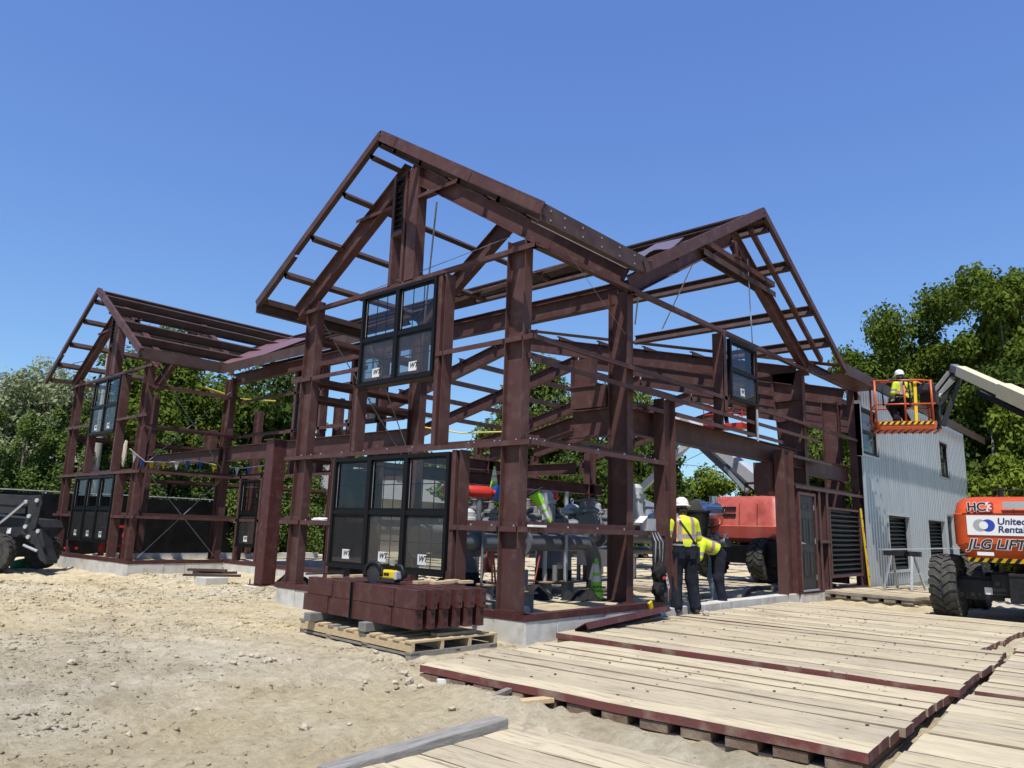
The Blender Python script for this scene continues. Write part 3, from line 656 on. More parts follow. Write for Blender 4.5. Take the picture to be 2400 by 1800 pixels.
# right hand window in the main gable wall and its posts
window((5.93, -.012, 3.66), (1, 0, 0), (0, 0, 1), 1.22, 1.21, 1, BLD, 'WT')
chan((5.80, 0.0, Z3+.02), (5.80, 0.0, Z5-.08), (0, 1, 0), fl=.12); chan((5.62, 0.0, Z3-.35), (5.62, 0.0, Z5-.08), (0, 1, 0), fl=.02); chan((7.17, 0.0, Z3-.30), (7.17, 0.0, Z5-.08), (0, 1, 0), fl=.12)
MB().sweep(Cs(.19, .09), (5.9, .012, 3.655), (7.18, .012, 3.655), (0, 1, 0)).build('window_sill_channel', STEEL_D, BLD)
# low-slope hall behind : frames across y, purlins along x
ZH = 7.12; HC = LB/2
for x in (10.28, 13.72, 17.9, 22.1, 26.3):
    for s in (-1, 1):
        beam('rafter', (x, HC+s*(HC-.4), ZH-HB*(HC-.4)-.02), (x, HC, ZH-.02), .46, .2, (0, 0, 1), BLD)
    if x > 11:
        beam('column', (x, .4 if x > 14 else .75, -.1), (x, .4 if x > 14 else .75, ZH-HB*(HC-.4)-.15), .45, .2, (0, 1, 0), BLD)
    beam('column', (x, LB-.5, -.1), (x, LB-.5, 4.8), .45, .2, (0, 1, 0), BLD)
for y in (1.6, 3.1, 4.6, 6.1, 7.6, 9.1, 10.4, 12.0, 13.6, 15.2, 16.8):
    z = ZH+.22-HB*abs(y-HC)+.1
    a, b = (10.1, 26.4) if y > 5 else ((10.2, 17.95) if y > 2 else (13.0, 17.95))
    MB().sweep([(0, 0), (.085, 0), (.085, -.02), (.078, -.02), (.078, -.007), (.007, -.007), (.007, -.193), (-.063, -.193), (-.07, -.2), (0, -.2)], (a, y, z), (b, y, z), (0, 1, 0)).build('purlin', STEEL_D, BLD)
# upper floor beams inside
beam('floor_beam', (2.9, 6.0, 2.2), (10.2, 6.0, 2.2), .28, .17, (0, 0, 1), BLD); beam('floor_beam', (4.6, 9.6, 2.95), (10.2, 9.6, 2.95), .3, .17, (0, 0, 1), BLD)
beam('column', (9.6, 6.0, -.3), (9.6, 6.0, 3.2), .3, .2, (1, 0, 0), BLD); beam('column', (9.3, 9.6, -.3), (9.3, 9.6, 3.3), .3, .2, (1, 0, 0), BLD)
beam('floor_beam', (10.5, .34, 2.75), (13.6, .34, 2.75), .42, .17, (0, 0, 1), BLD)
beam('floor_beam', (10.28, 7.0, 2.86), (10.28, 18.3, 2.86), .34, .17, (0, 0, 1), BLD)
# eave fascia of the low hall, continuing to a tip beyond the cladding
MB().box(10.95, 27.45, -.606, -.594, 4.95, 5.22).build('eave_fascia', STEEL_D, BLD); MB().box(10.95, 27.45, -.6, -.5, 5.222, 5.228).build('eave_fascia', STEEL, BLD)
MB().box(10.95, 13.6, -.5, -.02, 5.0, 5.01).build('soffit_strip', STEEL, BLD)
beam('eave_beam', (10.3, .1, 5.12), (26.3, .1, 5.12), .22, .12, (0, 0, 1), BLD)
# corrugated cladding
opens = [(15.5, 17.68, .22, 1.77), (19.85, 22.1, .20, 1.76), (22.45, 23.42, -.12, 2.0), (23.95, 26.0, .20, 1.76), (13.55, 15.0, 3.31, 4.61), (22.14, 23.42, 3.31, 4.57)]
CORR = mat('corrugated_galvanised', (.40, .43, .46), (.48, .51, .54), rough=.36, metal=.6, scale=1.2, stretch=(6, 1, .4))
sh = 0
xs = 13.58
while xs < 26.35:
    xe = min(xs+.915, 26.4); n = int(round((xe-xs)/.0114)); X = np.linspace(xs, xe+.0, n+1)
    zc = sorted({-.16, 5.27}|{z for o_ in opens for z in o_[2:] if o_[0] < xe and o_[1] > xs})
    mb = MB(); pts = []
    for x in X:
        ph = ((x-13.58)/.2288) % 1; y = -.03-.036*max(0., min(1., (.27-abs(ph-.5))/.07))-(.002 if sh % 2 else 0)
        for z in zc: pts.append((x, y, z))
    fs = []
    m_ = len(zc)
    for i in range(n):
        xm = (X[i]+X[i+1])/2
        for j in range(m_-1):
            zm = (zc[j]+zc[j+1])/2
            if any(a < xm < b and c < zm < d for a, b, c, d in opens): continue
            fs.append((i*m_+j, (i+1)*m_+j, (i+1)*m_+j+1, i*m_+j+1))
    if fs: mb.add(pts, fs).build('corrugated_sheet', CORR, BLD)
    xs = xe+.0005; sh += 1
def louvre(x0, x1, z0, z1, y, fm, n):
    f = MB(); t = .05
    f.box(x0, x1, y-.02, y+.1, z0, z0+t).box(x0, x1, y-.02, y+.1, z1-t, z1).box(x0, x0+t, y-.02, y+.1, z0+t, z1-t).box(x1-t, x1, y-.02, y+.1, z0+t, z1-t)
    f = f.build('louvre', fm, BLD)
    MB().box(x0+t, x1-t, y+.12, y+.13, z0, z1).build('louvre_backing', BLACK, f)
    s0 = MB().obox(((x0+x1)/2, y+.045, 0), ((1, 0, 0), (0, 1, .9), (0, -.9, 1)), ((x1-x0)/2-t, .055, .005)).add([(x0+t, y-.004, -.045), (x1-t, y-.004, -.045), (x1-t, y-.004, -.025), (x0+t, y-.004, -.025)], [(0, 1, 2, 3)]).build('slat', mat('black_louvre_slat', (.012, .012, .013), (.022, .022, .023), spec=.25, rough=.45, scale=4), f)
    for k in range(n):
        c = s0 if k == 0 else s0.copy()
        if k: COL.objects.link(c)
        c.location = (0, 0, z0+.09+(z1-z0-.12)*k/n)
    return f
louvre(11.05, 13.30, .15, 1.80, .02, STEEL, 13)
for o_ in (opens[0], opens[1], opens[3]): louvre(o_[0]+.02, o_[1]-.02, o_[2]+.02, o_[3]-.02, .06, BLACKF, 12)
for (x0, x1, z0, z1) in opens:
    t = MB(); t.box(x0-.05, x0+.012, -.085, .05, z0-.05, z1+.05).box(x1-.012, x1+.05, -.085, .05, z0-.05, z1+.05).box(x0+.012, x1-.012, -.08, .05, z1-.012, z1+.05)
    if z0 > 0: t.box(x0+.012, x1-.012, -.085, .05, z0-.05, z0+.012)
    t.build('opening_trim', GALV, BLD)
MB().box(13.5, 13.575, -.09, .05, 3.25, 4.75).build('corner_trim', WHITE, BLD)
for o_ in opens[4:]: window((o_[0]+.02, -.02, o_[2]+.02), (1, 0, 0), (0, 0, 1), o_[1]-o_[0]-.04, o_[3]-o_[2]-.04, 1, BLD)
# doors
def door(x0, z0, y, w=.92, h=2.05, fm=None, side=1, grey=None):
    grey = grey or mat('charcoal_door', (.022, .023, .024), spec=.25, rough=.5)
    d = MB().box(x0+.02, x0+w-.02, y, y+.045, z0+.01, z0+h).build('door', grey, BLD, bevel=.003)
    for (u0, u1) in ((.16, .44), (.56, .84)):
        for (v0, v1) in ((.12, .40), (.47, .76), (.84, .93)):
            a, b, c, e = x0+w*u0, x0+w*u1, z0+h*v0, z0+h*v1
            p = MB(); t = .018
            p.box(a, b, y-.008, y, c, c+t).box(a, b, y-.008, y, e-t, e).box(a, a+t, y-.008, y, c+t, e-t).box(b-t, b, y-.008, y, c+t, e-t).box(a+.05, b-.05, y-.01, y, c+.05, e-.05)
            p.build('door_panel', grey, d, bevel=.004)
    hx = x0+.09 if side > 0 else x0+w-.09
    MB().lathe([(.03, 0), (.03, .012), (.012, .016), (.012, .05)], (hx, y, z0+1.0), (0, -1, 0), 12).tube([(hx, y-.045, z0+1.0), (hx+side*.12, y-.045, z0+.99)], .010, 8).build('door_handle', GALV, d, smooth=40)
    for zz in (.25, 1.05, 1.8): MB().box(x0+w-.02, x0+w+.012, y-.012, y+.01, z0+zz-.06, z0+zz+.06).build('hinge', GALV, d)
    MB().box(x0, x0+w, y-.05, y+.08, z0-.03, z0).build('threshold', GALV, d)
    f = fm or STEEL_R
    MB().box(x0-.06, x0+.015, y-.035, y+.12, z0-.02, z0+h+.07).box(x0+w-.015, x0+w+.06, y-.03, y+.12, z0-.02, z0+h+.07).box(x0+.015, x0+w-.015, y-.035, y+.12, z0+h+.005, z0+h+.07).build('door_frame', f, BLD)
    return d
door(9.20, -.06, .03)
door(22.50, -.10, .0, w=.88, fm=GALV, side=-1)
for x in (10.48, 10.98): beam('post', (x, .12, -.1), (x, .12, 2.13), .2, .12, (0, 1, 0), BLD)
MB().box(9.0, 13.7, .0, .2, -.135, -.10).build('base_angle', STEEL_R, BLD)
# dark door in the recess side wall of the near wing
dd = MB().box(1.1, 1.98, W-.08, W-.03, .0, 2.1).build('door', BLACK, BLD)
for zz in (.4, 1.1, 1.9): MB().box(1.06, 1.09, W-.1, W-.02, zz-.06, zz+.06).build('hinge', GALV, dd)
# bolts
bt = MB()
for z in (Z1, Z2):
    for x in (.12, .18, .35, .9, 1.6, 2.3, 2.9, 3.2): bt.lathe([(.011, 0), (.011, .022)], (x, .05, z), (0, 0, 1), 6)
    for y in (.05, .3, .7, 1.1, 4.9, 5.2): bt.lathe([(.011, 0), (.011, .022)], (.05, y, z), (0, 0, 1), 6)
for y in np.linspace(.6, 5.5, 9): bt.lathe([(.011, 0), (.011, .022)], (.05, y, Z5), (0, 0, 1), 6); bt.lathe([(.011, 0), (.011, .022)], (.05, y, Z2), (0, 0, 1), 6)
for x in (-.4, -.1, .3, .75, 1.2, 1.6):
    for dz in (-.19, -.06): bt.lathe([(.013, 0), (.013, .008)], (x, -OV+.014, ZE+dz), (0, -1, 0), 6)
bt.build('bolts', GALV, BLD, kind='stuff')
# ---------------------------------------------------------------- timber mats
def plankmat(name, a_, b_, c_, st, dust):
    a_, b_, c_, dust = [tuple(v*k for v, k in zip(q, (.90, .90, .93))) for q in (a_, b_, c_, dust)]
    m_ = mat(name, a_, b_, rough=.95, scale=2.6, detail=8, stretch=st, bump=.5, bscale=18, c3=c_, s3=1.5)
    t = m_.node_tree; bs = t.nodes['Principled BSDF']; src = bs.inputs['Base Color'].links[0].from_socket; L_ = t.links.new
    g = t.nodes.new('ShaderNodeNewGeometry')
    def nz(sc, p0, p1, det=8, vec=None):
        n = t.nodes.new('ShaderNodeTexNoise'); n.inputs['Scale'].default_value = sc; n.inputs['Detail'].default_value = det; n.inputs['Roughness'].default_value = .7; L_(vec or g.outputs['Position'], n.inputs['Vector'])
        r = t.nodes.new('ShaderNodeValToRGB'); r.color_ramp.elements[0].position = p0; r.color_ramp.elements[1].position = p1; L_(n.outputs[0], r.inputs[0]); return r.outputs[0]
    def mix(f, a, col):
        q = t.nodes.new('ShaderNodeMix'); q.data_type = 'RGBA'; L_(f, q.inputs[0]); L_(a, q.inputs[6]); q.inputs[7].default_value = (*[v*ALB for v in col], 1); return q.outputs[2]
    src = mix(nz(.9, .40, .64), src, dust)                       # trodden-in dust
    mp = t.nodes.new('ShaderNodeMapping'); mp.inputs['Scale'].default_value = (14, 1.1, 14); L_(g.outputs['Position'], mp.inputs[0])
    src = mix(nz(1.6, .54, .66, 6, mp.outputs[0]), src, (.25, .20, .135))   # splits and dark grain
    src = mix(nz(2.3, .57, .74), src, (.40, .325, .21))
    src = mix(nz(.55, .62, .69, 5), src, (.29, .235, .16))         # mud and damp marks
    L_(src, bs.inputs['Base Color']); return m_
MATW = plankmat('dusty_mat_plank', (.45, .375, .24), (.60, .515, .335), (.52, .44, .295), (4, .7, 4), (.60, .51, .335))
MATW2 = plankmat('dusty_mat_plank_pale', (.56, .47, .30), (.70, .605, .405), (.48, .40, .26), (4, .8, 4), (.65, .56, .375))
MATW3 = plankmat('dusty_mat_plank_grey', (.40, .34, .235), (.53, .455, .315), (.57, .485, .325), (5, .7, 5), (.57, .485, .325))
DUSTR = mat('dusty_red_timber', (.15, .095, .07), (.22, .16, .115), rough=.95, scale=6, c3=(.32, .26, .18), s3=4, bump=.3)
MATE = mat('plank_edge', (.24, .185, .12), (.32, .25, .17), rough=.95, scale=6)
def timber_mat(label, x0, x1, y0, y1, zt, rz=0, pw=.30, th=.068, layers=2, redside=True, seed=0, ragged=.03, cross=True, mats=None):
    rng = random.Random(seed)
    cx, cy = (x0+x1)/2, (y0+y1)/2
    t = thing('timber_mat', label, 'mat', (cx, cy, zt), rz, group='timber access mats laid beside the building')
    n = int(round((x1-x0)/pw)); w = (x1-x0)/n
    for i in range(n):
        a = -(x1-x0)/2+i*w; e0 = (y0-cy)-rng.uniform(-ragged, ragged); e1 = (y1-cy)+rng.uniform(-ragged, ragged)*.4
        dz = rng.uniform(-.007, .004); tl = rng.uniform(-.004, .004); g = rng.uniform(.003, .011)
        m_ = rng.choice(mats or (MATW, MATW2, MATW3)); ms = [m_, MATE, REDP if redside else WOODG]
        mb = MB(); k = 10; rows = []
        for j in range(k+1):
            y = e0+(e1-e0)*j/k; wob = rng.uniform(-.003, .003); sag = rng.uniform(-.004, .004)
            rows.append([(a+g/2+wob, y, dz+tl+sag-th), (a+w-g/2+wob, y, dz-tl+sag-th), (a+w-g/2+wob-.004, y, dz-tl+sag-.003), (a+w*.5, y, dz+sag+rng.uniform(-.002, .003)), (a+g/2+wob+.004, y, dz+tl+sag-.003)])
        vs = [p for r_ in rows for p in r_]; mb.cur = 0
        for j in range(k):
            b = j*5; mb.cur = 0; 
            if j == 0: mb.add(vs, [])
            for (p, q, mi) in ((2, 3, 0), (3, 4, 0), (4, 0, 2 if i == 0 else 1), (1, 2, 2 if i == n-1 else 1), (0, 1, 1)):
                mb.f.append((b+p, b+q, b+5+q, b+5+p)); mb.mi.append(mi)
        mb.f += [(0, 1, 2, 3, 4), tuple(k*5+i_ for i_ in (4, 3, 2, 1, 0))]; mb.mi += [2, 2]
        mb.build('plank', ms, t)
    if cross:
        nb = int((y1-y0)/.34)
        for L_ in range(1, layers):
            for j in range(nb):
                y = (y0-cy)+.06+j*(y1-y0-.3)/(nb-1)
                MB().box(-(x1-x0)/2+rng.uniform(-.004, .02), (x1-x0)/2-.02, y, y+.235, -th*(L_+1)-.01, -th*L_-.010).build('cross_timber', DUSTR if redside else WOODG, t)
        MB().box(-(x1-x0)/2+.05, (x1-x0)/2-.05, (y0-cy)+.05, (y1-cy)-.05, -th*3-.05, -th*2-.012).build('bottom_layer', WOODG, t)
    return t
timber_mat('dusty timber mat with red painted edge nearest the pallet', -2.16, .44, -4.62, -.52, -.272, R(3.0), seed=1)
timber_mat('timber mat edged by a bright red line in front of the two workers', .50, 3.62, -4.60, -.10, -.222, R(1.2), seed=2)
timber_mat('timber mat under the two workers reaching to the tyre of the orange lift', 3.68, 8.10, -4.32, -.10, -.222, R(-1.0), seed=3)
timber_mat('low weathered timber mat with damp stains beside the loose grey timber', -5.6, -2.30, -4.9, -2.32, -.405, R(2), seed=4, redside=False, ragged=.06, mats=(MATW3, MATW2))
timber_mat('timber mat across the jagged gap from the red edged mat', -2.36, .72, -9.4, -4.80, -.25, R(3.5), seed=5, ragged=.07)
timber_mat('timber mat across the jagged gap under the front of the orange lift', .80, 4.0, -9.2, -4.68, -.235, R(3.0), seed=6, ragged=.06)
timber_mat('timber mat along the gap behind the orange lift counterweight', 4.08, 7.2, -9.0, -4.50, -.23, R(2.0), seed=7, ragged=.08)
timber_mat('thick timber mat in front of the louvre and the sawhorse', 10.3, 15.2, -2.35, -.25, -.10, R(-9), seed=8, redside=False, layers=2)
for i, (x, y, a, L_) in enumerate(((9.0, 2.0, 20, 3.2), (11.0, 2.6, 5, 4.0), (9.6, 3.4, -12, 3.6), (12.8, 1.5, 12, 3.0), (7.4, 4.2, 3, 4))):
    timber_mat(['dark timber mat inside the doorway nearest the kerb', 'dark timber mat under the red lift wheel', 'dark timber mat behind the red lift wheel', 'timber mat inside by the black louvre', 'timber mat inside behind the green cone'][i], x-.75, x+.75, y-L_/2, y+L_/2, -.16, R(90+a), seed=20+i, redside=False, layers=2)

def rbox(name, m, parent, c, ax, h, bev=.005, **kw): return MB().obox(c, ax, h).build(name, m, parent, bevel=bev, **kw)
EX, EY, EZ = (1, 0, 0), (0, 1, 0), (0, 0, 1)
# loose grey timber, wedge shaped offcuts
t_ = MB().obox((-3.75, -2.32, -.415), ((.985, .02, .02), (-.03, 1, 0), EZ), (.80, .075, .062)).build('timber_baulk', mat('grey_baulk', (.20, .19, .175), (.36, .34, .31), rough=.95, scale=4, stretch=(1, 9, 9), bump=.4, bscale=25), bevel=.008, label='long weathered grey timber baulk lying against the low mat', cat='timber')
for (px, py, L_, wd, a, lab) in ((1245, 1662, .38, .10, -32, 'short pale board offcut between the two nearest mats'), (1175, 1648, .25, .06, 10, 'thin dark splinter of wood on the soil before the mat'), (1065, 1605, .34, .07, -28, 'broken white chip of board under the corner of the red edged mat')):
    p = PZ(px, py, -.42); z = gz(p[0], p[1])
    MB().obox((p[0], p[1], z+.02), ((math.cos(R(a)), math.sin(R(a)), .05), (-math.sin(R(a)), math.cos(R(a)), 0), EZ), (L_/2, wd/2, .02)).build('board_offcut', WOODN if 'pale' in lab else (WHITE if 'white' in lab else WOODG), bevel=.004, label=lab, cat='board')

# ---------------------------------------------------------------- pallet with stacked steel headers
PA = R(-3.0)
pal = thing('pallet', 'pine pallet carrying the stacked maroon steel sections', 'pallet', (-1.0, 1.34, -.425), PA)
HX, HY = .66, 1.20
z0 = float(gbase(np.array([-1.]), np.array([1.4]))[0])
pal.location.z = z0+.0
for i in range(3): MB().box(-HX+i*(HX-.06), -HX+.12+i*(HX-.06), -HY, HY, .02, .045).build('bottom_board', WOODG, pal)
for i, yy in enumerate((-HY+.0, -.35, .45, HY-.10)):
    MB().box(-HX, HX, yy, yy+.1, -.02, .06).build('runner', WOODG, pal)
for i in range(4): MB().box(-HX+.004+i*(2*HX-.05)/3, -HX+.045+i*(2*HX-.05)/3, -HY, HY, .061, .155).build('stringer', WOODN, pal)
rg = random.Random(3)
for i in range(11):
    y = -HY+i*(2*HY-.11)/10; MB().box(-HX-.008, HX+.008, y, y+.12 if i not in (2, 5) else y+.16, .156, .178+rg.uniform(-.003, .003)).build('deck_board', WOODN if i < 3 else rg.choice((WOODN, WOODG)), pal)
MB().box(-.2, .42, -HY+.12, -HY+.24, .181, .215).build('loose_board', WOODN, pal)
stk_z = z0+.18
for i, yy in enumerate((.84, -.32)):
    MB().box(-1.70, -.25, 1.42+yy-.06, 1.42+yy+.085, stk_z, stk_z+.105).build('bearer', mat('grey_bearer', (.16, .16, .155), (.24, .235, .22), rough=.9, scale=8), bevel=.005, label=['grey square timber bearer under the left end of the steel sections', 'grey square timber bearer under the middle of the steel sections'][i], cat='timber')
bz = stk_z+.106
box_me = None
xs0 = -1.58
for row in range(2):
    for k in range(6):
        x0 = xs0+k*.172+(.02 if k % 2 else 0); w_ = .115 if k % 2 == 0 else .09; yoff = -.03*k+(.03 if row == 0 else 0)
        prof = [(0, 0), (w_, 0), (w_, .012), (.012, .012), (.012, .20), (w_, .20), (w_, .212), (0, .212)]
        t = thing('steel_channel', 'maroon steel channel header in the stacked bundle on the pallet', 'steel section', (x0, 1.42, bz+row*.218), PA, group='steel sections stacked on the pallet')
        y0, y1 = -1.20+yoff, 1.22+yoff+(-.05 if row else 0)
        mb = MB(); n = len(prof)
        vs = [(p[0], y0, p[1]) for p in prof]+[(p[0], y1, p[1]) for p in prof]
        mb.add(vs, [(i, (i+1) % n, n+(i+1) % n, n+i) for i in range(n)]+[tuple(range(n))[::-1], tuple(range(n, 2*n))]).build('channel_body', STEEL_R, t, bevel=.003)
        pl = MB().box(.0, w_, y0-.008, y0, .0, .212).build('end_plate', STEEL_R, t)
        for zz in (.05, .16):
            MB().lathe([(.013, 0), (.013, .003)], (w_*.62, y0-.008, zz), (0, -1, 0), 10).build('bolt_hole', BLACK, pl)
        for yy, ww in ((y0+.42, .10), (y1-.62, .085)):
            cl = MB().box(-.014, -.001, yy, yy+ww, .01, .20).build('clip_angle', STEEL_R, t)
            for zz in (.055, .155): MB().lathe([(.011, 0), (.011, .002)], (-.014, yy+ww*.5, zz), (-1, 0, 0), 8).build('bolt_hole', BLACK, cl)
MB().box(-1.612, -.4, 1.50, 1.515, bz-.004, bz+.436).box(-1.615, -1.60, 1.50, 1.515, bz, bz+.436).build('steel_strap', BLACK, label='black steel strap around the bundle of maroon sections', cat='strap')
topz = bz+.432
for i, (x, y) in enumerate(((-1.33, 2.25), (-1.0, 2.2), (-.95, .95), (-.8, .80), (-.6, .85), (-.35, .75), (-.40, .95), (-.62, 2.1))):
    MB().obox((x, y, topz+.018), (EX, EY, EZ), (.10, .045, .018)).build('wood_block', WOODN, bevel=.002, label='short pine block on top of the stacked steel sections', cat='wood block', group='pine blocks on the steel stack')
# cordless cut-off saw
saw = thing('cut_off_saw', 'yellow and black cut-off saw resting on the stacked steel', 'saw', (-1.32, 1.16, topz+.002), R(-80)); saw.scale = (.84, .84, .84)
MB().lathe([(.02, 0), (.145, .002), (.145, .006), (.02, .008)], (-.24, -.05, .13), EY, 28).build('disc', DGREY, saw)
g_ = MB(); pts = [(-.24+.165*math.cos(a), -.045, .13+.165*math.sin(a)) for a in np.linspace(R(-10), R(200), 14)]
g_.tube(pts, .035, 8); g_.build('blade_guard', BLACK, saw, smooth=True)
MB().obox((.02, .02, .13), (EX, EY, EZ), (.14, .07, .065)).build('body', YELLOW, saw, bevel=.025)
MB().obox((.0, .02, .045), (EX, EY, EZ), (.17, .075, .035)).build('base', DGREY, saw, bevel=.012)
MB().obox((-.12, .02, .10), (EX, EY, EZ), (.05, .06, .05)).build('gear_case', GREYL, saw, bevel=.015)
MB().obox((.15, .02, .12), (EX, EY, EZ), (.05, .06, .06)).build('battery', GREYL, saw, bevel=.01)
MB().tube([(.16, .02, .05), (.27, .02, .07), (.30, .02, .17), (.24, .02, .26), (.13, .02, .27), (.10, .02, .19)], .022, 8).build('rear_handle', BLACK, saw, smooth=True)
MB().tube([(-.08, -.07, .16), (-.1, -.07, .27), (-.06, .08, .27), (-.05, .1, .16)], .016, 8).build('front_handle', BLACK, saw, smooth=True)
MB().obox((.02, -.052, .135), (EX, EY, EZ), (.05, .003, .02)).build('logo_plate', BLACK, saw)
# caulk gun like tool at the far end of the stack
MB().tube([(-1.55, 2.62, topz+.03), (-1.28, 2.42, topz+.05)], .012, 8).obox((-1.22, 2.38, topz+.05), ((.8, -.6, 0), (.6, .8, 0), EZ), (.10, .035, .03)).build('hand_tool', BLACK, label='black hand tool lying at the far end of the steel stack', cat='tool')

# loose trim piece leaning on the foundation
MB().sweep(Cs(.20, .09), (.72, -.22, -.20), (3.05, -.09, -.115), (0, -.9, .5)).build('steel_trim', STEEL_R, label='loose maroon steel trim leaning along the foundation beside the mats', cat='steel section')

# porch post on pier, block with steel scraps
pp = thing('porch_post', 'free standing maroon steel post on a small concrete pier before the recessed wall', 'post', (1.12, 8.20, 0))
MB().box(-.16, .16, -.16, .16, -.245, 2.80).build('shaft', STEEL_R, pp, bevel=.02)
MB().box(-.24, .24, -.24, .24, -.26, -.246).build('base_plate', STEEL_R, pp); MB().box(-.20, .2, -.2, .2, 2.78, 2.80).build('cap_plate', STEEL, pp)
for sx in (-.21, .21):
    for sy in (-.21, .21): MB().lathe([(.013, 0), (.013, .11)], (sx, sy, -.246), EZ, 8).build('anchor_bolt', DGREY, pp)
MB().obox((1.12, 8.20, -.50), (EX, EY, EZ), (.33, .30, .238)).build('concrete_pier', CONC, bevel=.012, label='low concrete pier under the free standing maroon post', cat='concrete pier')
MB().obox((.74, 9.75, -.36), (EX, EY, EZ), (.26, .27, .185)).build('concrete_block', CONC, bevel=.012, label='square concrete block on the soil holding steel scraps', cat='concrete block')
for i, (dx, dy, a, L_) in enumerate(((0, 0, -38, .60), (.1, .06, -30, .46), (-.08, .1, -45, .42))):
    MB().sweep(Cs(.10, .05), (.74+dx-math.cos(R(a))*L_, 9.75+dy-math.sin(R(a))*L_, -.172+i*.054), (.74+dx+math.cos(R(a))*L_, 9.75+dy+math.sin(R(a))*L_, -.172+i*.054), (-math.sin(R(a)), math.cos(R(a)), 0)).build('steel_scrap', STEEL_D, label='short brown steel offcut laid on the square concrete block', cat='steel section', group='steel offcuts on the block')

# sawhorse with long bars, yellow level
sh_ = thing('sawhorse', 'folding metal sawhorse beside the corrugated wall carrying thin metal bars', 'sawhorse', (13.0, -1.02, -.10), R(75))
for sx in (-.33, .33):
    for sy in (-1, 1): MB().bar((sx*1.05, sy*.30, 0), (sx*.8, sy*.03, .80), .055, .03).build('leg', GALV, sh_)
    MB().bar((sx*.95, -.17, .38), (sx*.95, .17, .38), .03, .02).build('brace', GALV, sh_)
MB().obox((0, 0, .85), (EX, EY, EZ), (.46, .05, .06)).build('top_beam', DGREY, sh_)
for i in range(3):
    MB().bar((11.35, -.95-.05*i, .835+.012), (19.0, -1.9+.06*i, .93), .05, .025).build('metal_bar', GALV, label='long thin metal bar laid across the sawhorse', cat='bar', group='metal bars on the sawhorse')
lev = thing('spirit_level', 'long yellow spirit level leaning upright beside the black louvre', 'spirit level', (13.28, -.075, -.10))
lv0, lv1 = np.array((.05, -.05, .0)), np.array((-.03, .04, 1.95))
MB().bar(lv0, lv1, .075, .03, (0, -1, 0)).build('body', YELLOW, lev)
for f in (.12, .30, .5, .72, .87):
    p = lv0+(lv1-lv0)*f; MB().obox(p+np.array((0, -.0, 0)), ((1, 0, 0), (0, 1, 0), lv1-lv0), (.024, .018, .075 if f in (.30, .72) else .02)).build('vial', BLACK if f not in (.30, .72) else REDEQ, lev)

# stones and splinters on the soil
def stone_mesh(seed):
    rr = np.random.RandomState(seed); g = 1.618
    V = np.array([(-1,g,0),(1,g,0),(-1,-g,0),(1,-g,0),(0,-1,g),(0,1,g),(0,-1,-g),(0,1,-g),(g,0,-1),(g,0,1),(-g,0,-1),(-g,0,1)], float)/1.9
    V *= rr.uniform(.65, 1.15, (12, 1)); V *= np.array((1, rr.uniform(.6, .9), rr.uniform(.45, .7)))
    F_ = [(0,11,5),(0,5,1),(0,1,7),(0,7,10),(0,10,11),(1,5,9),(5,11,4),(11,10,2),(10,7,6),(7,1,8),(3,9,4),(3,4,2),(3,2,6),(3,6,8),(3,8,9),(4,9,5),(2,4,11),(6,2,10),(8,6,7),(9,8,1)]
    me = bpy.data.meshes.new('stone'); me.from_pydata(V.tolist(), [], F_); me.materials.append(ROCK); me.update(); return me
SM_ = [stone_mesh(i) for i in range(6)]
spots = [(566, 1538, .055), (590, 1540, .05), (603, 1543, .06), (620, 1553, .045), (630, 1550, .05), (643, 1548, .04), (680, 1551, .05), (545, 1571, .05), (485, 1556, .05), (348, 1533, .03), (168, 1560, .06), (463, 1668, .05), (712, 1709, .05), (413, 1541, .03), (520, 1573, .03), (700, 1555, .03), (265, 1615, .04), (557, 1502, .05), (387, 1478, .04), (960, 1605, .09), (945, 1592, .06), (985, 1612, .05), (925, 1600, .04), (1060, 1668, .05), (900, 1569, .04), (880, 1532, .05), (855, 1615, .04), (1195, 1630, .06), (1175, 1626, .05), (2150, 1432, .06), (1655, 1458, .08), (640, 1560, .035), (660, 1556, .03), (575, 1560, .03), (490, 1562, .04), (820, 1700, .03), (300, 1735, .03), (150, 1700, .035)]
for i, (px, py, s) in enumerate(spots):
    z = -.45
    for _ in range(3): p = PZ(px, py, z); z = gz(p[0], p[1])
    if px > 1500: z = -.215
    o = bpy.data.objects.new('stone', SM_[i % 6]); COL.objects.link(o); o.location = (p[0], p[1], z+s*.3); o.scale = (s, s, s); o.rotation_euler = (0, 0, i*1.7)
    tag(o, 'small pale stone lying on the dry soil or mats', 'stone', 'loose stones on the ground')
cr = MB(); rr = random.Random(21)
for i in range(330):
    cx_, cy_ = rr.choice(((-1.0, -2.2), (1.6, -2.8), (2.6, -3.6), (5.6, -1.8), (6.4, -2.6), (-.2, -3.6), (1.0, -1.4), (5.0, -3.4)))
    x = rr.gauss(cx_, .8); y = rr.gauss(cy_, .7)
    if not (-2.1 < x < 7.9 and -4.5 < y < -.55): continue
    s = rr.choice((.003, .004, .005, .006, .010)); a = rr.uniform(0, 6.28); z = -.274 if x < .4 else -.224
    cr.obox((x, y, z+s*.4), ((math.cos(a), math.sin(a), .2), (-math.sin(a), math.cos(a), .1), (-.2, -.1, 1)), (s*1.4, s, s*.55))
cr.build('dirt_crumbs', mat('dry_clods', (.38, .31, .21), (.50, .42, .29), rough=1, scale=20), label='dry dirt crumbs scattered over the timber mats', cat='dirt', kind='stuff')
bh = MB()
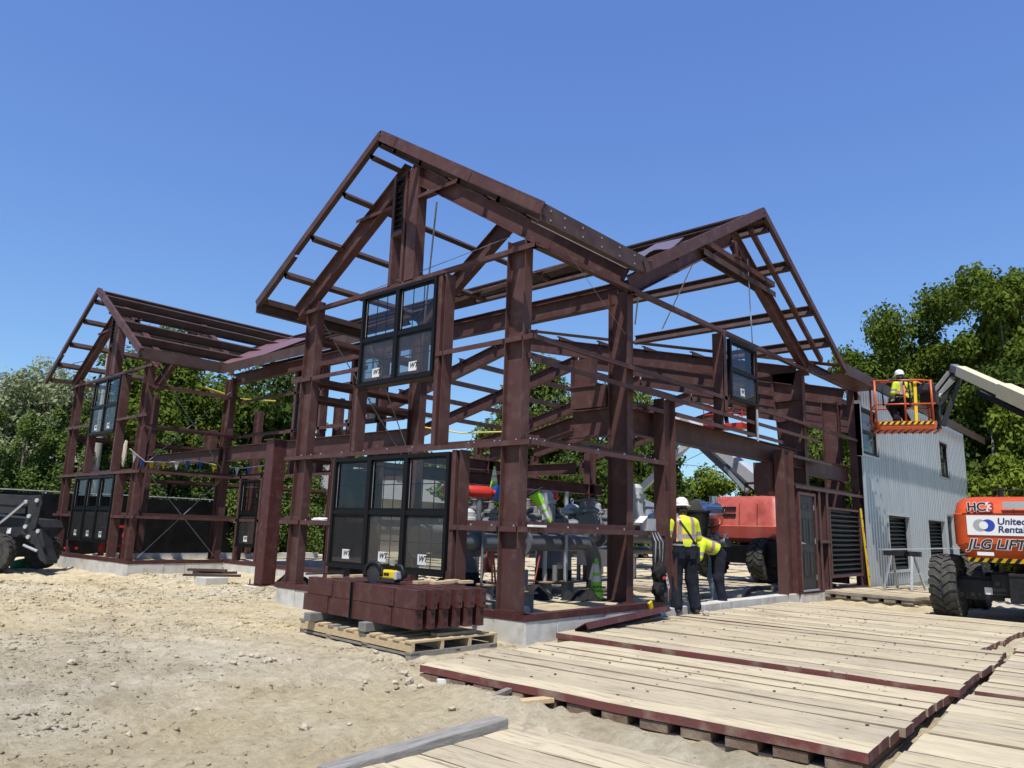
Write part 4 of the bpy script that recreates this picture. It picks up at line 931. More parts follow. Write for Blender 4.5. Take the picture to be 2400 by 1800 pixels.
for (x0, x1, y0, y1, zt) in ((-2.0, .3, -4.4, -.8, -.272), (.7, 3.4, -4.4, -.4, -.222), (3.9, 7.9, -4.1, -.4, -.222)):
    for i in range(int((x1-x0)/.3)):
        for j in range(5): bh.lathe([(.014, -.004), (.014, .003)], (x0+.15+i*.3+rr.uniform(-.03, .03), y0+(y1-y0)*j/4+rr.uniform(-.04, .04), zt), EZ, 8)
bh.build('bolt_heads', mat('rusty_bolt', (.10, .06, .04), rough=.8), label='rusty bolt heads set in the timber mats', cat='bolts', kind='stuff')
gr = MB(); rr = random.Random(11)
for i in range(1500):
    x = rr.uniform(-7, 1); y = rr.uniform(-4.5, 10)
    if x > -.1 and y < 6.2: continue
    if -2.4 < x and y < -.3: continue
    s = rr.choice((.004, .005, .006, .008, .012)); z = gz(x, y) if i % 1 == 0 else 0
    a = rr.uniform(0, 6.28); gr.obox((x, y, z+s*.3), ((math.cos(a), math.sin(a), .2), (-math.sin(a), math.cos(a), .1), (-.2, -.1, 1)), (s, s*.7, s*.5))
gr.build('gravel', ROCK, label='scattered pale gravel on the soil', cat='gravel', kind='stuff')
# ---------------------------------------------------------------- wheels
def wheel(parent, c, axis, r=.6, w=.45, m=None, rim=None, lug=True, lugs=22, steer=0):
    """lugged off-road wheel; axis = outward unit vector"""
    a = np.array(axis, float); a /= np.linalg.norm(a); c = np.array(c, float)
    up = np.array((0, 0, 1.)); f = np.cross(a, up); f /= np.linalg.norm(f)
    body = MB().lathe([(r*.55, -w*.42), (r*.80, -w*.5), (r*.93, -w*.46), (r*.955, -w*.36), (r*.955, w*.36), (r*.93, w*.46), (r*.80, w*.5), (r*.55, w*.42)], c, a, 36)
    if lug:
        for k in range(lugs):
            for s in (-1, 1):
                t = 2*math.pi*(k+(.5 if s > 0 else 0))/lugs
                for (o0, o1, dt) in ((.06, .55, .10), (.55, 1.0, .0)):
                    rd = lambda th: f*math.cos(th)+up*math.sin(th)
                    wdt = .62*2*math.pi/lugs/2
                    vs = []
                    for (oo, rr_) in ((o0, .95), (o0, 1.0), (o1, 1.0 if o1 < .9 else .965), (o1, .95 if o1 < .9 else .90)):
                        th0 = t+(dt if oo == .06 else (.0 if oo == .55 else 0))*s*0
                        sh_ = {.06: .16, .55: .0, 1.0: 0.0}[oo]
                        for e in (-1, 1): vs.append(c+a*(s*oo*w*.5)+rd(t+sh_+e*wdt)*(r*rr_))
                    body.add(vs, [(0, 1, 3, 2), (2, 3, 5, 4), (4, 5, 7, 6), (6, 7, 1, 0), (0, 2, 4, 6), (1, 7, 5, 3)])
    wh = body.build('wheel', m or RUBBER, parent, smooth=30)
    MB().lathe([(r*.54, -w*.40), (r*.57, -w*.44), (r*.52, -w*.44), (r*.50, -w*.2), (r*.2, -w*.14), (r*.2, w*.14), (r*.50, w*.2), (r*.52, w*.44), (r*.57, w*.44), (r*.54, w*.40)], c, a, 28).build('rim', rim or DGREY, wh, smooth=40)
    MB().lathe([(r*.2, w*.13), (r*.2, w*.3), (r*.14, w*.34), (.0001, w*.34)], c, a, 16).build('hub', DGREY, wh, smooth=40)
    return wh
def hazard(parent, o, right, up, L_, h, n, name='hazard_stripe'):
    r_ = np.array(right, float); u_ = np.array(up, float); nn = np.cross(r_, u_); o = np.array(o, float)
    MB().obox(o+r_*L_/2+u_*h/2, (r_, u_, nn), (L_/2, h/2, .002)).build(name, YELLOW, parent)
    mb = MB(); st = L_/n
    for k in range(n): mb.prism([(k*st, 0), (k*st+st*.5, 0), (min(k*st+st*.95, L_), h), (k*st+st*.45, h)], o+nn*.0022, r_, u_, nn, .001)
    mb.build(name, BLACK, parent)
# ---------------------------------------------------------------- orange boom lift (right)
LB_ = thing('boom_lift', 'orange boom lift on big lugged tyres with its cream boom raised to the corrugated wall', 'boom lift', (9.9, -4.35, -.30))
def L(*p): return np.array(p, float)
gl = -.0
for (x, y) in ((-1.30, 1.42), (1.45, 1.50), (-1.30, -1.35), (1.45, -1.35)):
    wheel(LB_, (x, y, .575), (0, 1 if y > 0 else -1, 0), r=.575, w=.44)
MB().obox((.0, .05, .66), (EX, EY, EZ), (1.7, .62, .19)).build('chassis', BLACK, LB_, bevel=.02)
for x in (-1.35, 1.40): MB().obox((x, .05, .60), (EX, EY, EZ), (.16, 1.25, .17)).build('axle_beam', BLACK, LB_, bevel=.01)
MB().obox((-1.62, -.45, .62), (EX, EY, EZ), (.20, .85, .25)).build('bumper', BLACK, LB_, bevel=.02)
MB().obox((-1.56, .88, .55), (EX, EY, EZ), (.05, .36, .17)).build('axle_guard', BLACK, LB_, bevel=.012)
MB().lathe([(.55, 0), (.55, .14), (.62, .15), (.62, .2)], (0, 0, .84), EZ, 28).build('slew_ring', BLACK, LB_, smooth=40)
# counterweight: rounded wedge body
def loft(rings, caps=True):
    n = len(rings[0]); vs = [p for r_ in rings for p in r_]; fs = []
    for i in range(len(rings)-1):
        for j in range(n): fs.append((i*n+j, i*n+(j+1) % n, (i+1)*n+(j+1) % n, (i+1)*n+j))
    if caps: fs += [tuple(range(n))[::-1], tuple(range((len(rings)-1)*n, len(rings)*n))]
    return vs, fs
def rrect(cx, cy, hx, hy, r, z, n=5):
    out = []
    for (sx, sy, a0) in ((1, 1, 0), (-1, 1, 90), (-1, -1, 180), (1, -1, 270)):
        for k in range(n+1):
            a = R(a0+90*k/n); out.append((cx+sx*(hx-r)+r*math.cos(a), cy+sy*(hy-r)+r*math.sin(a), z))
    return out
cw_rings = [rrect(-.55, 0, 1.06, .80, .22, 1.03), rrect(-.65, 0, 1.16, 1.02, .22, 1.12), rrect(-.72, 0, 1.25, 1.16, .24, 1.34), rrect(-.72, 0, 1.25, 1.16, .24, 1.36), rrect(-.72, 0, 1.255, 1.165, .24, 1.86), rrect(-.70, 0, 1.24, 1.15, .24, 1.88), rrect(-.66, 0, 1.20, 1.12, .24, 2.06), rrect(-.60, 0, 1.10, 1.04, .22, 2.16), rrect(-.50, 0, .95, .92, .2, 2.19)]
vs, fs = loft(cw_rings); MB().add(vs, fs).build('counterweight', ORANGE, LB_, smooth=35)
MB().obox((.75, .62, 1.5), (EX, EY, EZ), (.75, .38, .36)).build('engine_cover', ORANGE, LB_, bevel=.06)
MB().obox((.75, -.66, 1.5), (EX, EY, EZ), (.75, .36, .36)).build('engine_cover', ORANGE, LB_, bevel=.06)
MB().tube([(.2, .7, 2.1), (.2, .7, 2.45)], .05, 10).build('exhaust_pipe', BLACK, LB_)
fx = -1.985
fr_, fu_ = (0, -1, 0), (0, 0, 1)
bx_ = np.array((9.9, -4.35, -.30))
def onface(y, z): return (fx, y, z)
DEC = mat('decal_white', (.80, .80, .80), rough=.4); NAVYI = mat('decal_navy', (.02, .035, .12), rough=.4); DBLUE = mat('decal_blue', (.02, .06, .38), rough=.4); DGR = mat('decal_grey', (.38, .38, .38), rough=.4); DRED = mat('decal_red', (.45, .03, .03), rough=.4)
def plate(name, m, y0, y1, z0, z1, x=fx, bev=0): return MB().box(x-.004, x, y1, y0, z0, z1).build(name, m, LB_, bevel=bev)
x0l = 1.02
pl = plate('decal_panel', DEC, x0l-.10, -.95, 1.50, 1.84, bev=.02)
def disc(nm, m, cy, cz, r_, x, par): return MB().lathe([(r_, 0), (r_, .0015)], (x, cy, cz), (-1, 0, 0), 32).build(nm, m, par)
disc('decal_emblem', DGR, .72, 1.67, .105, fx-.0045, LB_); disc('decal_emblem', DBLUE, .60, 1.67, .105, fx-.0062, LB_)
disc('decal_emblem', DEC, .665, 1.67, .068, fx-.0078, LB_)
def ltext(body, size, y, z, m, shear=0, bold=.004, x=fx-.0065): return text('decal_lettering', body, size, (x, y, z), fr_, fu_, m, LB_, shear=shear, thick=.0006, bold=bold)
ltext('United', .155, .46, 1.69, NAVYI, .1); ltext('Rentals', .155, .46, 1.555, NAVYI, .1)
ltext('HC3', .20, .90, 1.925, DEC, 0, .014, fx+.028); ltext('HC', .20, .90, 1.925, INK, 0, .006, fx+.0262); ltext('3', .20, .585, 1.925, DRED, 0, .006, fx+.0262)
ltext('JLG LIFT', .235, .93, 1.27, DEC, .28, .013, fx-.003); ltext('JLG LIFT', .235, .93, 1.27, INK, .28, .006, fx-.0048)
ltext('www.jlg.com', .07, .15, 1.16, INK, 0, .001, fx+.03)
hazard(LB_, (fx+.055, .95, 1.02+.02), (0, -1, 0), (-.28, 0, 1), 1.75, .075, 13)
MB().box(fx+.012, fx+.02, .55, .80, 1.155, 1.215).build('decal_panel', DEC, LB_); MB().box(-1.828, -1.8215, -.1, .05, .50, .62).build('decal_panel', DEC, LB_)
MB().box(-1.83, -1.822, -.95, -.28, .70, .82).build('decal_panel', DEC, LB_); text('decal_lettering', 'United Rentals', .075, (-1.8325, -.45, .735), fr_, fu_, NAVYI, LB_, thick=.0005)
MB().box(-1.615, -1.611, .66, .80, .48, .60).build('decal_panel', DEC, LB_)
text('decal_lettering', '3 4 6', .13, (-1.823, -.02, .44), fr_, fu_, GREYM, LB_, thick=.0005)
MB().obox((fx+.01, .02, 2.02), ((-.1, 0, 1), EY, (1, 0, .1)), (.06, .34, .004)).build('reflector_plate', GREYL, LB_)
for zz in (1.345, 1.872): MB().box(fx+.006, fx+.02, -.98, .98, zz-.006, zz+.006).build('panel_seam', BLACK, LB_)
for yy in (.20, -.62): MB().box(fx+.02, fx+.032, yy-.004, yy+.004, 1.89, 2.05).build('panel_seam', BLACK, LB_)
for yy in (1.02, -1.02): MB().lathe([(.05, 0), (.05, .03), (.04, .04)], (fx+.16, yy, 1.60), (-1, .6*np.sign(yy), 0), 14).build('lamp', REDEQ, LB_)
MB().tube([(-1.5, .55, 2.16), (-1.5, .55, 2.30), (-1.5, -.2, 2.30), (-1.5, -.2, 2.16)], .016, 8).build('grab_rail', BLACK, LB_, smooth=True)
for k in range(4): MB().tube([(-1.0+.1*k, .55, .86), (-1.1+.1*k, .75, .72), (-1.3, .95, .70-.03*k)], .016, 6).build('hydraulic_hose', BLACK, LB_, smooth=True)
# boom: pivot behind the turret, out to the basket at the wall
tip = PX(2234, 862, 14.4)-bx_; piv = PX(2545, 1002, 10.6)-bx_; tur = np.array((1.0, 0.0, 2.15))
mid = piv+(tip-piv)*.42
def boombox(name, p, q, w_, h_, m, **kw): return MB().bar(p, q, w_, h_).build(name, m, LB_, bevel=.012, **kw)
boombox('boom_section', piv, piv+(tip-piv)*.55, .30, .34, CREAM); boombox('boom_section', piv+(tip-piv)*.5, piv+(tip-piv)*.93, .23, .26, CREAM); boombox('boom_section', piv+(tip-piv)*.9, tip, .18, .20, GREYM)
dv = (tip-piv)/np.linalg.norm(tip-piv)
boombox('riser', tur, piv+np.array((0, 0, -.05)), .34, .40, CREAM); boombox('riser_head', piv-dv*.25, piv+dv*.2, .42, .5, BLACK)
boombox('power_track', piv+(tip-piv)*.25-np.array((0, 0, .36)), piv+(tip-piv)*.74-np.array((0, 0, .30)), .12, .10, CREAM)
tk = MB()
for k in range(34):
    p = piv+(tip-piv)*(.25+.49*k/33)-np.array((0, 0, .30)); tk.obox(p, (dv, (0, 1, 0), (0, 0, 1)), (.05, .10, .06))
tk.build('power_track_links', BLACK, LB_)
MB().obox((.75, 0, 1.7), (EX, EY, EZ), (.55, .24, .55)).build('turret', BLACK, LB_, bevel=.03)
bask = PY(2118, 1002, -1.15)-bx_                    # basket floor centre
jt = bask+np.array((.62, -.62, .15))
boombox('boom_head', tip+dv*-.1, tip+np.array((.12, -.02, -.25)), .22, .3, BLACK)
for s_ in (-.10, .10):
    boombox('jib_arm', tip+np.array((0, s_, -.1)), jt+np.array((.1, s_, .75)), .05, .10, GREYM)
    boombox('jib_arm', tip+np.array((.28, s_, -.2)), jt+np.array((.25, s_, -.05)), .06, .12, DGREY)
MB().tube([tip+np.array((.05, 0, -.3)), jt+np.array((.0, 0, .6))], .035, 8).build('jib_cylinder', GALV, LB_)
boombox('basket_mount', jt+np.array((.2, 0, .8)), jt+np.array((.15, 0, -.15)), .14, .16, BLACK); boombox('basket_mount', jt+np.array((.2, 0, -.1)), bask+np.array((.1, 0, -.08)), .16, .10, BLACK)
MB().obox(jt+np.array((-.05, .1, .65)), (EX, EY, EZ), (.14, .2, .18)).build('rotator_box', DGREY, LB_, bevel=.02)
for k in range(5): MB().tube([jt+np.array((.1, -.1+.05*k, .7)), jt+np.array((-.1, -.05+.03*k, .35)), jt+np.array((.05, .05*k-.1, 0))], .014, 6).build('hydraulic_hose', BLACK, LB_)
# basket, local frame rotated about z
BA = R(-66); bu = np.array((math.cos(BA), math.sin(BA), 0)); bv = np.array((-math.sin(BA), math.cos(BA), 0))
def B(u, v, z): return bask+bu*u+bv*v+np.array((0, 0, z))
hu, hv = .68, .40
vs = [B(*p) for p in rrect(0, 0, hu, hv, .12, -.10)]; vs2 = [B(*p) for p in rrect(0, 0, hu+.03, hv+.03, .14, .02)]; vs3 = [B(*p) for p in rrect(0, 0, hu+.03, hv+.03, .14, .11)]
v_, f_ = loft([vs, vs2, vs3]); MB().add(v_, f_).build('basket_floor', ORANGE_B, LB_, smooth=35)
for k in range(9):
    u = -hu+.12+k*.165; MB().bar(B(u, -hv+.06, -.115), B(u, hv-.06, -.115), .05, .03).build('floor_rib', ORANGE_B, LB_)
def rail(pts, r_=.026): MB().tube([B(*p) for p in pts], r_, 8).build('guard_rail', ORANGE_B, LB_, smooth=True)
zt = 1.16
rail([(-hu, -hv, zt), (hu*.55, -hv, zt), (hu, -hv*.5, zt+.0), (hu, hv, zt), (hu*.6, hv*1.05, zt+.12), (-hu*.6, hv*1.05, zt+.12), (-hu, hv, zt), (-hu, -hv, zt)])
rail([(-hu, -hv, .55), (hu, -hv, .55), (hu, hv, .55), (-hu, hv, .55), (-hu, -hv, .55)], .02)
for (u, v) in ((-hu, -hv), (0, -hv), (hu*.9, -hv), (hu, hv), (0, hv), (-hu, hv)): rail([(u, v, .1), (u, v, zt+(.10 if (u == 0 and v > 0) else 0))])
MB().obox(B(0, -hv-.035, .06), (bu, bv, EZ), (.01, .001, .01)).build('toe_board', ORANGE_B, LB_)
hazard(LB_, B(hu-.06, -hv-.036, .02)+0*bu if False else B(-hu+.06, -hv-.036, .02), bu, (0, 0, 1), 2*hu-.12, .075, 9)
MB().tube([B(-.5, -hv-.03, 0.5), B(-.52, -hv-.05, 1.0), B(-.30, -hv-.06, 1.18), B(.1, -hv-.05, 1.12), B(.12, -hv-.03, .55)], .022, 8).build('gate_loop', DGREY, LB_, smooth=True)
MB().obox(B(.25, -hv+.05, .62), ((.1, 0, 1), bu, bv), (.55, .035, .03)).build('strap_panel', YELLOW, LB_)
MB().obox(B(hu-.1, 0, 1.0), (bu, bv, EZ), (.15, .3, .10)).build('control_box', DGREY, LB_, bevel=.02)
# ---------------------------------------------------------------- red lift inside
RL = thing('boom_lift', 'faded red boom lift with a grey boom standing inside the frame', 'boom lift', (13.6, 2.85, -.16), R(-9))
cw = [rrect(0, 0, .86, 1.02, .22, 1.04), rrect(0, 0, .98, 1.16, .24, 1.16), rrect(0, 0, 1.02, 1.2, .24, 1.48), rrect(.02, 0, 1.0, 1.18, .24, 1.50), rrect(.02, 0, .99, 1.16, .24, 1.53), rrect(.06, 0, .94, 1.10, .22, 2.12), rrect(.12, 0, .86, 1.0, .2, 2.30), rrect(.16, 0, .78, .92, .18, 2.33)]
vs, fs = loft(cw); MB().add(vs, fs).build('counterweight', REDM, RL, smooth=35)
for k in range(2):
    for yy in (.55,): MB().obox((-.965+.02*k, yy, 1.80+.19*k), (EX, EY, EZ), (.02, .40, .035)).build('vent_slot', BLACK, RL, bevel=.01)
for yy in (.02, -.55): MB().obox((-.985, yy, 1.80), ((.07, 0, 1), EY, (1, 0, -.07)), (.30, .006, .006)).build('panel_seam', BLACK, RL)
MB().obox((.1, 0, .72), (EX, EY, EZ), (1.3, .8, .24)).build('chassis', BLACK, RL, bevel=.03)
MB().lathe([(.6, 0), (.6, .12)], (0, 0, .94), EZ, 24).build('slew_ring', BLACK, RL)
for (x, y) in ((-.95, -.75), (-.95, 1.0), (1.6, -.9), (1.6, 1.0)): wheel(RL, (x, y, .60), (0, 1 if y > 0 else -1, 0), r=.60, w=.46, rim=mat('red_rim', (.16, .02, .02), rough=.6))
MB().obox((-1.15, -1.35, .75), (EX, EY, EZ), (.12, .5, .32)).build('outrigger_box', BLACK, RL, bevel=.02)
MB().tube([(-.35, -.55, 2.3), (-.35, -.55, 2.72), (-.3, .25, 2.72), (-.3, .25, 2.3)], .04, 8).build('boom_cradle', BLACK, RL)
iw = RL.matrix_world.copy() if False else Matrix.Translation((13.6, 2.85, -.16)) @ Matrix.Rotation(R(-9), 4, 'Z')
inv = iw.inverted()
def RLp(p): return np.array(inv @ Vector(p))
b0 = RLp(PD(1800, 1150, 23.2)); b1 = RLp(PD(1600, 985, 25.5))
MB().bar(b0, b1, .34, .40).build('boom_section', GREYL, RL, bevel=.01)
b2 = RLp(PD(1748, 1140, 22.9)); b3 = RLp(PD(1640, 1042, 24.2)); MB().bar(b2, b3, .16, .22).build('boom_section', DGREY, RL, bevel=.01)
MB().bar(RLp(PD(1752, 1152, 22.8)), RLp(PD(1700, 1095, 23.4)), .10, .12).build('boom_cylinder', GALV, RL)
# ---------------------------------------------------------------- far lift basket with worker seen over the beam
FB = thing('boom_lift', 'small distant red lift basket seen above the portal beam', 'boom lift', tuple(PD(1705, 1004, 34)))
MB().obox((0, 0, .06), (EX, EY, EZ), (.45, .9, .10)).build('basket_floor', REDEQ, FB, bevel=.02)
for z in (.6, 1.05):
    MB().tube([(-.45, -.9, z), (.45, -.9, z), (.45, .9, z), (-.45, .9, z), (-.45, -.9, z)], .025, 6).build('guard_rail', REDEQ, FB)
for (x, y) in ((-.45, -.9), (.45, -.9), (.45, .9), (-.45, .9), (-.45, 0)): MB().tube([(x, y, .1), (x, y, 1.05)], .022, 6).build('guard_rail', REDEQ, FB)
MB().bar((0, 1.0, .2), (.3, 3.6, .9), .25, .3).build('boom_section', WHITE, FB); MB().bar((0, 1.2, .0), (.6, 6, -3.5), .2, .3).build('boom_section', GREYL, FB)
MB().bar((.6, 6, -3.5), (4, 3, -8.0), .3, .35).build('boom_section', GREYM, FB)
MB().obox((4, 3, -6.2-.6), (EX, EY, EZ), (1.3, 1.1, .6)).build('turret', REDEQ, FB, bevel=.1)
# ---------------------------------------------------------------- skid steer at the left edge
p0 = PZ(-12, 1343, -.42)
SKS_Z = 1.18
SKS = thing('telehandler', 'dark grey loader machine with folded lift arm beside the black fence', 'loader', (p0[0], p0[1], gbase(p0[0], p0[1])+.02))
SKS.scale = (1, 1, 1.14)
axr = np.array((math.sin(YAW), -math.cos(YAW), 0)); axd = np.array((math.cos(YAW), math.sin(YAW), 0)); 
def RRr(r_): return r_ if r_ < 0 else (r_*.84 if r_ < 1.1 else .924+(r_-1.1)*.36)
def S(r_, d_, z_): return axr*RRr(r_)+axd*d_+np.array((0, 0, z_))
wheel(SKS, S(-.05, 0, .44), -axd, r=.44, w=.30, lugs=20)
wheel(SKS, S(-2.0, 0, .44), -axd, r=.44, w=.30, lugs=20); wheel(SKS, S(-.05, 1.9, .44), axd, r=.44, w=.36); wheel(SKS, S(-2.0, 1.9, .44), axd, r=.44, w=.36)
def slab(name, pts, d0, d1, m): # polygon in (r,z), extruded in depth
    MB().prism([(RRr(p[0]), p[1]) for p in pts], axd*d0, axr, np.array((0, 0, 1.)), axd, d1-d0).build(name, m, SKS, bevel=.012)
slab('body', [(-2.6, .7), (.55, .78), (.75, 1.0), (.55, 1.18), (-2.6, 1.35)], .25, 1.6, DGREY)
slab('lift_arm', [(-2.8, 1.78), (.75, 1.70), (.95, 1.62), (.95, 1.45), (-2.8, 1.58)], .05, .22, DGREY)
slab('lift_arm', [(-2.8, 1.22), (.55, 1.30), (.55, 1.48), (-2.8, 1.52)], .08, .20, DGREY)
slab('lift_arm', [(.62, 1.70), (1.0, 1.72), (1.08, 1.55), (1.0, 1.0), (.75, .82), (.55, .85), (.70, 1.30)], .0, .06, DGREY)
slab('coupler', [(.75, .92), (1.10, .95), (1.55, .55), (1.95, .30), (1.95, .22), (1.45, .32), (1.05, .62), (.8, .7)], .0, .5, DGREY)
slab('coupler', [(1.05, .98), (1.3, .98), (1.75, .62), (1.65, .55), (1.2, .80)], -.03, .02, DGREY)
for (a, b) in (((.62, 1.56), (-.05, 1.06)), ((-.05, 1.06), (-1.2, .75))): MB().tube([S(a[0], -.06, a[1]), S(b[0], -.06, b[1])], .032 if a[0] > .3 else .055, 10).build('hydraulic_cylinder', CHROME if a[0] > .3 else DGREY, SKS)
MB().tube([S(.75, -.04, .62), S(1.3, -.04, .50)], .03, 8).build('hydraulic_cylinder', GALV, SKS)
for (a, b) in ((.62, 1.56), (.95, 1.60), (.78, 1.25), (.72, 1.02), (.85, .8), (1.15, .93)): MB().lathe([(.045, 0), (.045, .05)], S(a, -.01, b), -axd, 12).build('pin', GREYL, SKS)
MB().add([S(.12, -.004+.05, .86), S(.24, -.004+.05, .86), S(.24, .046, .98), S(.12, .046, .98)], [(0, 1, 2, 3)]).build('decal_panel', DEC, SKS)
MB().tube([S(.95, .1, 1.62), S(1.0, .12, 1.75), S(1.12, .14, 1.95)], .012, 6).build('antenna', BLACK, SKS)
# green sediment sock by the machine
ps = [PZ(px, py, -.36) for px, py in ((30, 1328), (60, 1325), (90, 1323), (118, 1321))]
MB().tube([(*p[:2], -.30) for p in ps], [.10, .15, .16, .13], 12).build('sediment_sock', GREENT, smooth=True, label='green fabric sediment sock on the soil beside the loader wheel', cat='sediment sock')
# ---------------------------------------------------------------- gas pipework inside the frame
def elbow(c, a, b, r, n=8):   # quarter bend from direction a to b starting at c
    c = np.array(c, float); a = np.array(a, float); b = np.array(b, float)
    return [c+a*r*math.sin(t)+b*r*(1-math.cos(t)) for t in np.linspace(0, math.pi/2, n)]
P1 = thing('gas_pipe', 'large grey gas pipe running level behind the girts and bending into the ground', 'pipe', (0, 0, 0))
pts = [(1.2, 3.5, .80), (5.85, 3.5, .80)]+elbow((5.85, 3.5, .80), (1, 0, 0), (0, 0, -1), .5)+[(6.35, 3.5, -.5)]
MB().tube(pts, .165, 20).build('pipe_run', GREYP, P1, smooth=40)
for x in (1.2, 2.6, 3.9): MB().lathe([(.27, -.03), (.27, .03)], (x, 3.5, .8), EX, 20).build('flange', GREYP, P1, smooth=40)
MB().tube([(6.35, 3.5, .02), (6.35, 3.5, -.5)], .172, 20).build('black_wrap', CLOTHB, P1, smooth=40)
P2 = thing('gas_pipe', 'grey gas pipe rising from the ground with a bend behind the maroon porch post', 'pipe')
pts = [(3.9, 9.2, -.5), (3.9, 9.2, .55)]+elbow((3.9, 9.2, .55), (0, 0, 1), (1, -.2, 0), .4)+[(7.4, 8.5, .95)]
MB().tube(pts, .15, 18).build('pipe_run', GREYP, P2, smooth=40)
P3 = thing('gas_pipe', 'second grey gas pipe with elbows further inside the steel frame', 'pipe')
pts = [(7.2, 5.6, -.4), (7.2, 5.6, .5)]+elbow((7.2, 5.6, .5), (0, 0, 1), (1, 0, 0), .45)+[(12.0, 5.6, .95)]
MB().tube(pts, .2, 18).build('pipe_run', GREYP, P3, smooth=40)
for x in (8.6, 9.4, 10.4): MB().lathe([(.32, -.04), (.32, .04)], (x, 5.6, .95), EX, 20).build('flange', GREYP, P3, smooth=40)
def vessel(name, label, x, y, z0, z1, r, wrap=.5, cat='vessel'):
    t = thing(name, label, cat, (x, y, z0))
    MB().lathe([(r*.95, 0), (r, .05), (r, z1-z0-.12), (r*.8, z1-z0-.03), (r*.3, z1-z0)], (0, 0, 0), EZ, 24).build('shell', GREYP, t, smooth=40)
    if wrap: MB().lathe([(r*1.03, -.05), (r*1.04, wrap*(z1-z0))], (0, 0, 0), EZ, 24).build('black_wrap', CLOTHB, t, smooth=40)
    return t
vessel('filter_vessel', 'stout grey vertical vessel with black wrapped foot behind the galvanised posts', 6.5, 4.9, -.35, .72, .32)
vessel('filter_vessel', 'grey vertical vessel with black wrap beside the stout one', 7.3, 5.2, -.35, .68, .28, .45)
vessel('filter_vessel', 'grey vertical vessel seen left of the corner column', 4.5, 5.6, -.3, .7, .26, .4)
def regulator(label, x, y, z, s=1.0, eye=True):
    t = thing('pressure_regulator', label, 'regulator', (x, y, z))
    MB().lathe([(.10*s, 0), (.10*s, .18*s), (.24*s, .20*s), (.26*s, .22*s), (.26*s, .28*s), (.24*s, .29*s), (.22*s, .34*s), (.13*s, .42*s), (.04*s, .45*s)], (0, 0, 0), EZ, 24).build('dome', GREYL, t, smooth=35)
    bb = MB()
    for k in range(16): a = k*math.pi/8; bb.lathe([(.016*s, 0), (.016*s, .035*s)], (.235*s*math.cos(a), .235*s*math.sin(a), .285*s), EZ, 6)
    bb.build('bolts', GALV, t, kind='stuff')
    if eye: MB().tube([(.05*s*math.cos(a), 0, .52*s+.05*s*math.sin(a)) for a in np.linspace(0, 2*math.pi, 12)], .014*s, 6).tube([(0, 0, .44*s), (0, 0, .48*s)], .016, 6).build('eye_bolt', GALV, t)
    return t
def canister(label, x, y, z, s=1.0):
    t = thing('valve_actuator', label, 'valve', (x, y, z))
    MB().lathe([(.20*s, 0), (.20*s, .42*s), (.24*s, .43*s), (.24*s, .52*s), (.17*s, .54*s), (.17*s, .66*s), (.1*s, .74*s), (.03*s, .75*s)], (0, 0, 0), EZ, 24).build('body', GREYL, t, smooth=35)
    f = MB()
    for k in range(14): a = k*math.pi/7; f.obox((.205*s*math.cos(a), .205*s*math.sin(a), .2*s), ((math.cos(a), math.sin(a), 0), (-math.sin(a), math.cos(a), 0), EZ), (.02*s, .012*s, .18*s))
    f.build('cooling_fins', GREYL, t)
    return t
def at(px, py, d): return PD(px, py, d)
p = at(1340, 1225, 15.5); regulator('pale grey domed regulator with eye bolt between the galvanised posts', p[0], p[1], p[2], .85)
p = at(1532, 1255, 15.0); regulator('pale grey domed regulator with eye bolt behind the standing worker', p[0], p[1], p[2], .95)
p = at(1280, 1222, 15.8); canister('ribbed pale grey valve actuator behind the hanging cone', p[0], p[1], p[2], .85)
p = at(1488, 1228, 15.6); canister('ribbed pale grey valve actuator behind the second column', p[0], p[1], p[2]+.1, .95)
p = at(1098, 1228, 14.6); canister('ribbed grey valve actuator under the red cylinder', p[0], p[1], p[2]-.3, .8)
p = at(1395, 1215, 16.5); canister('dark capped grey valve actuator beside the second column', p[0], p[1], p[2]-.2, .75)
def valve(label, x, y, z, s, rz):
    t = thing('gate_valve', label, 'valve', (x, y, z), rz, group='grey flanged valves inside the frame')
    MB().lathe([(.17*s, -.32*s), (.17*s, -.27*s), (.10*s, -.25*s), (.14*s, -.1*s), (.16*s, 0), (.14*s, .1*s), (.10*s, .25*s), (.17*s, .27*s), (.17*s, .32*s)], (0, 0, 0), EX, 18).build('body', GREYP, t, smooth=35)
    MB().lathe([(.12*s, 0), (.12*s, .16*s), (.16*s, .17*s), (.16*s, .22*s), (.07*s, .26*s), (.05*s, .42*s)], (0, 0, .05*s), EZ, 16).build('bonnet', GREYM, t, smooth=35)
    MB().tube([(.15*s*math.cos(a), .15*s*math.sin(a), .44*s) for a in np.linspace(0, 2*math.pi, 14)], .014*s, 6).bar((-.15*s, 0, .44*s), (.15*s, 0, .44*s), .02*s, .02*s).build('handwheel', GREYM, t)
    return t
rv = random.Random(5)
for i in range(16):
    px = (1085, 1120, 1150, 1235, 1255, 1310, 1365, 1385, 1420, 1640, 1655, 1668, 1680, 1700, 1345, 1108)[i]; py = (1230, 1235, 1228, 1226, 1232, 1230, 1232, 1228, 1235, 1262, 1255, 1262, 1256, 1262, 1236, 1218)[i]
    p = at(px, py, rv.uniform(14.5, 17) if px < 1500 else rv.uniform(17, 19)); valve('grey flanged gate valve with handwheel in the pipework inside the frame', p[0], p[1], p[2]-(.12 if px > 1500 else 0), rv.uniform(.75, 1.15)*(.45 if px > 1500 else 1), rv.uniform(0, 3))
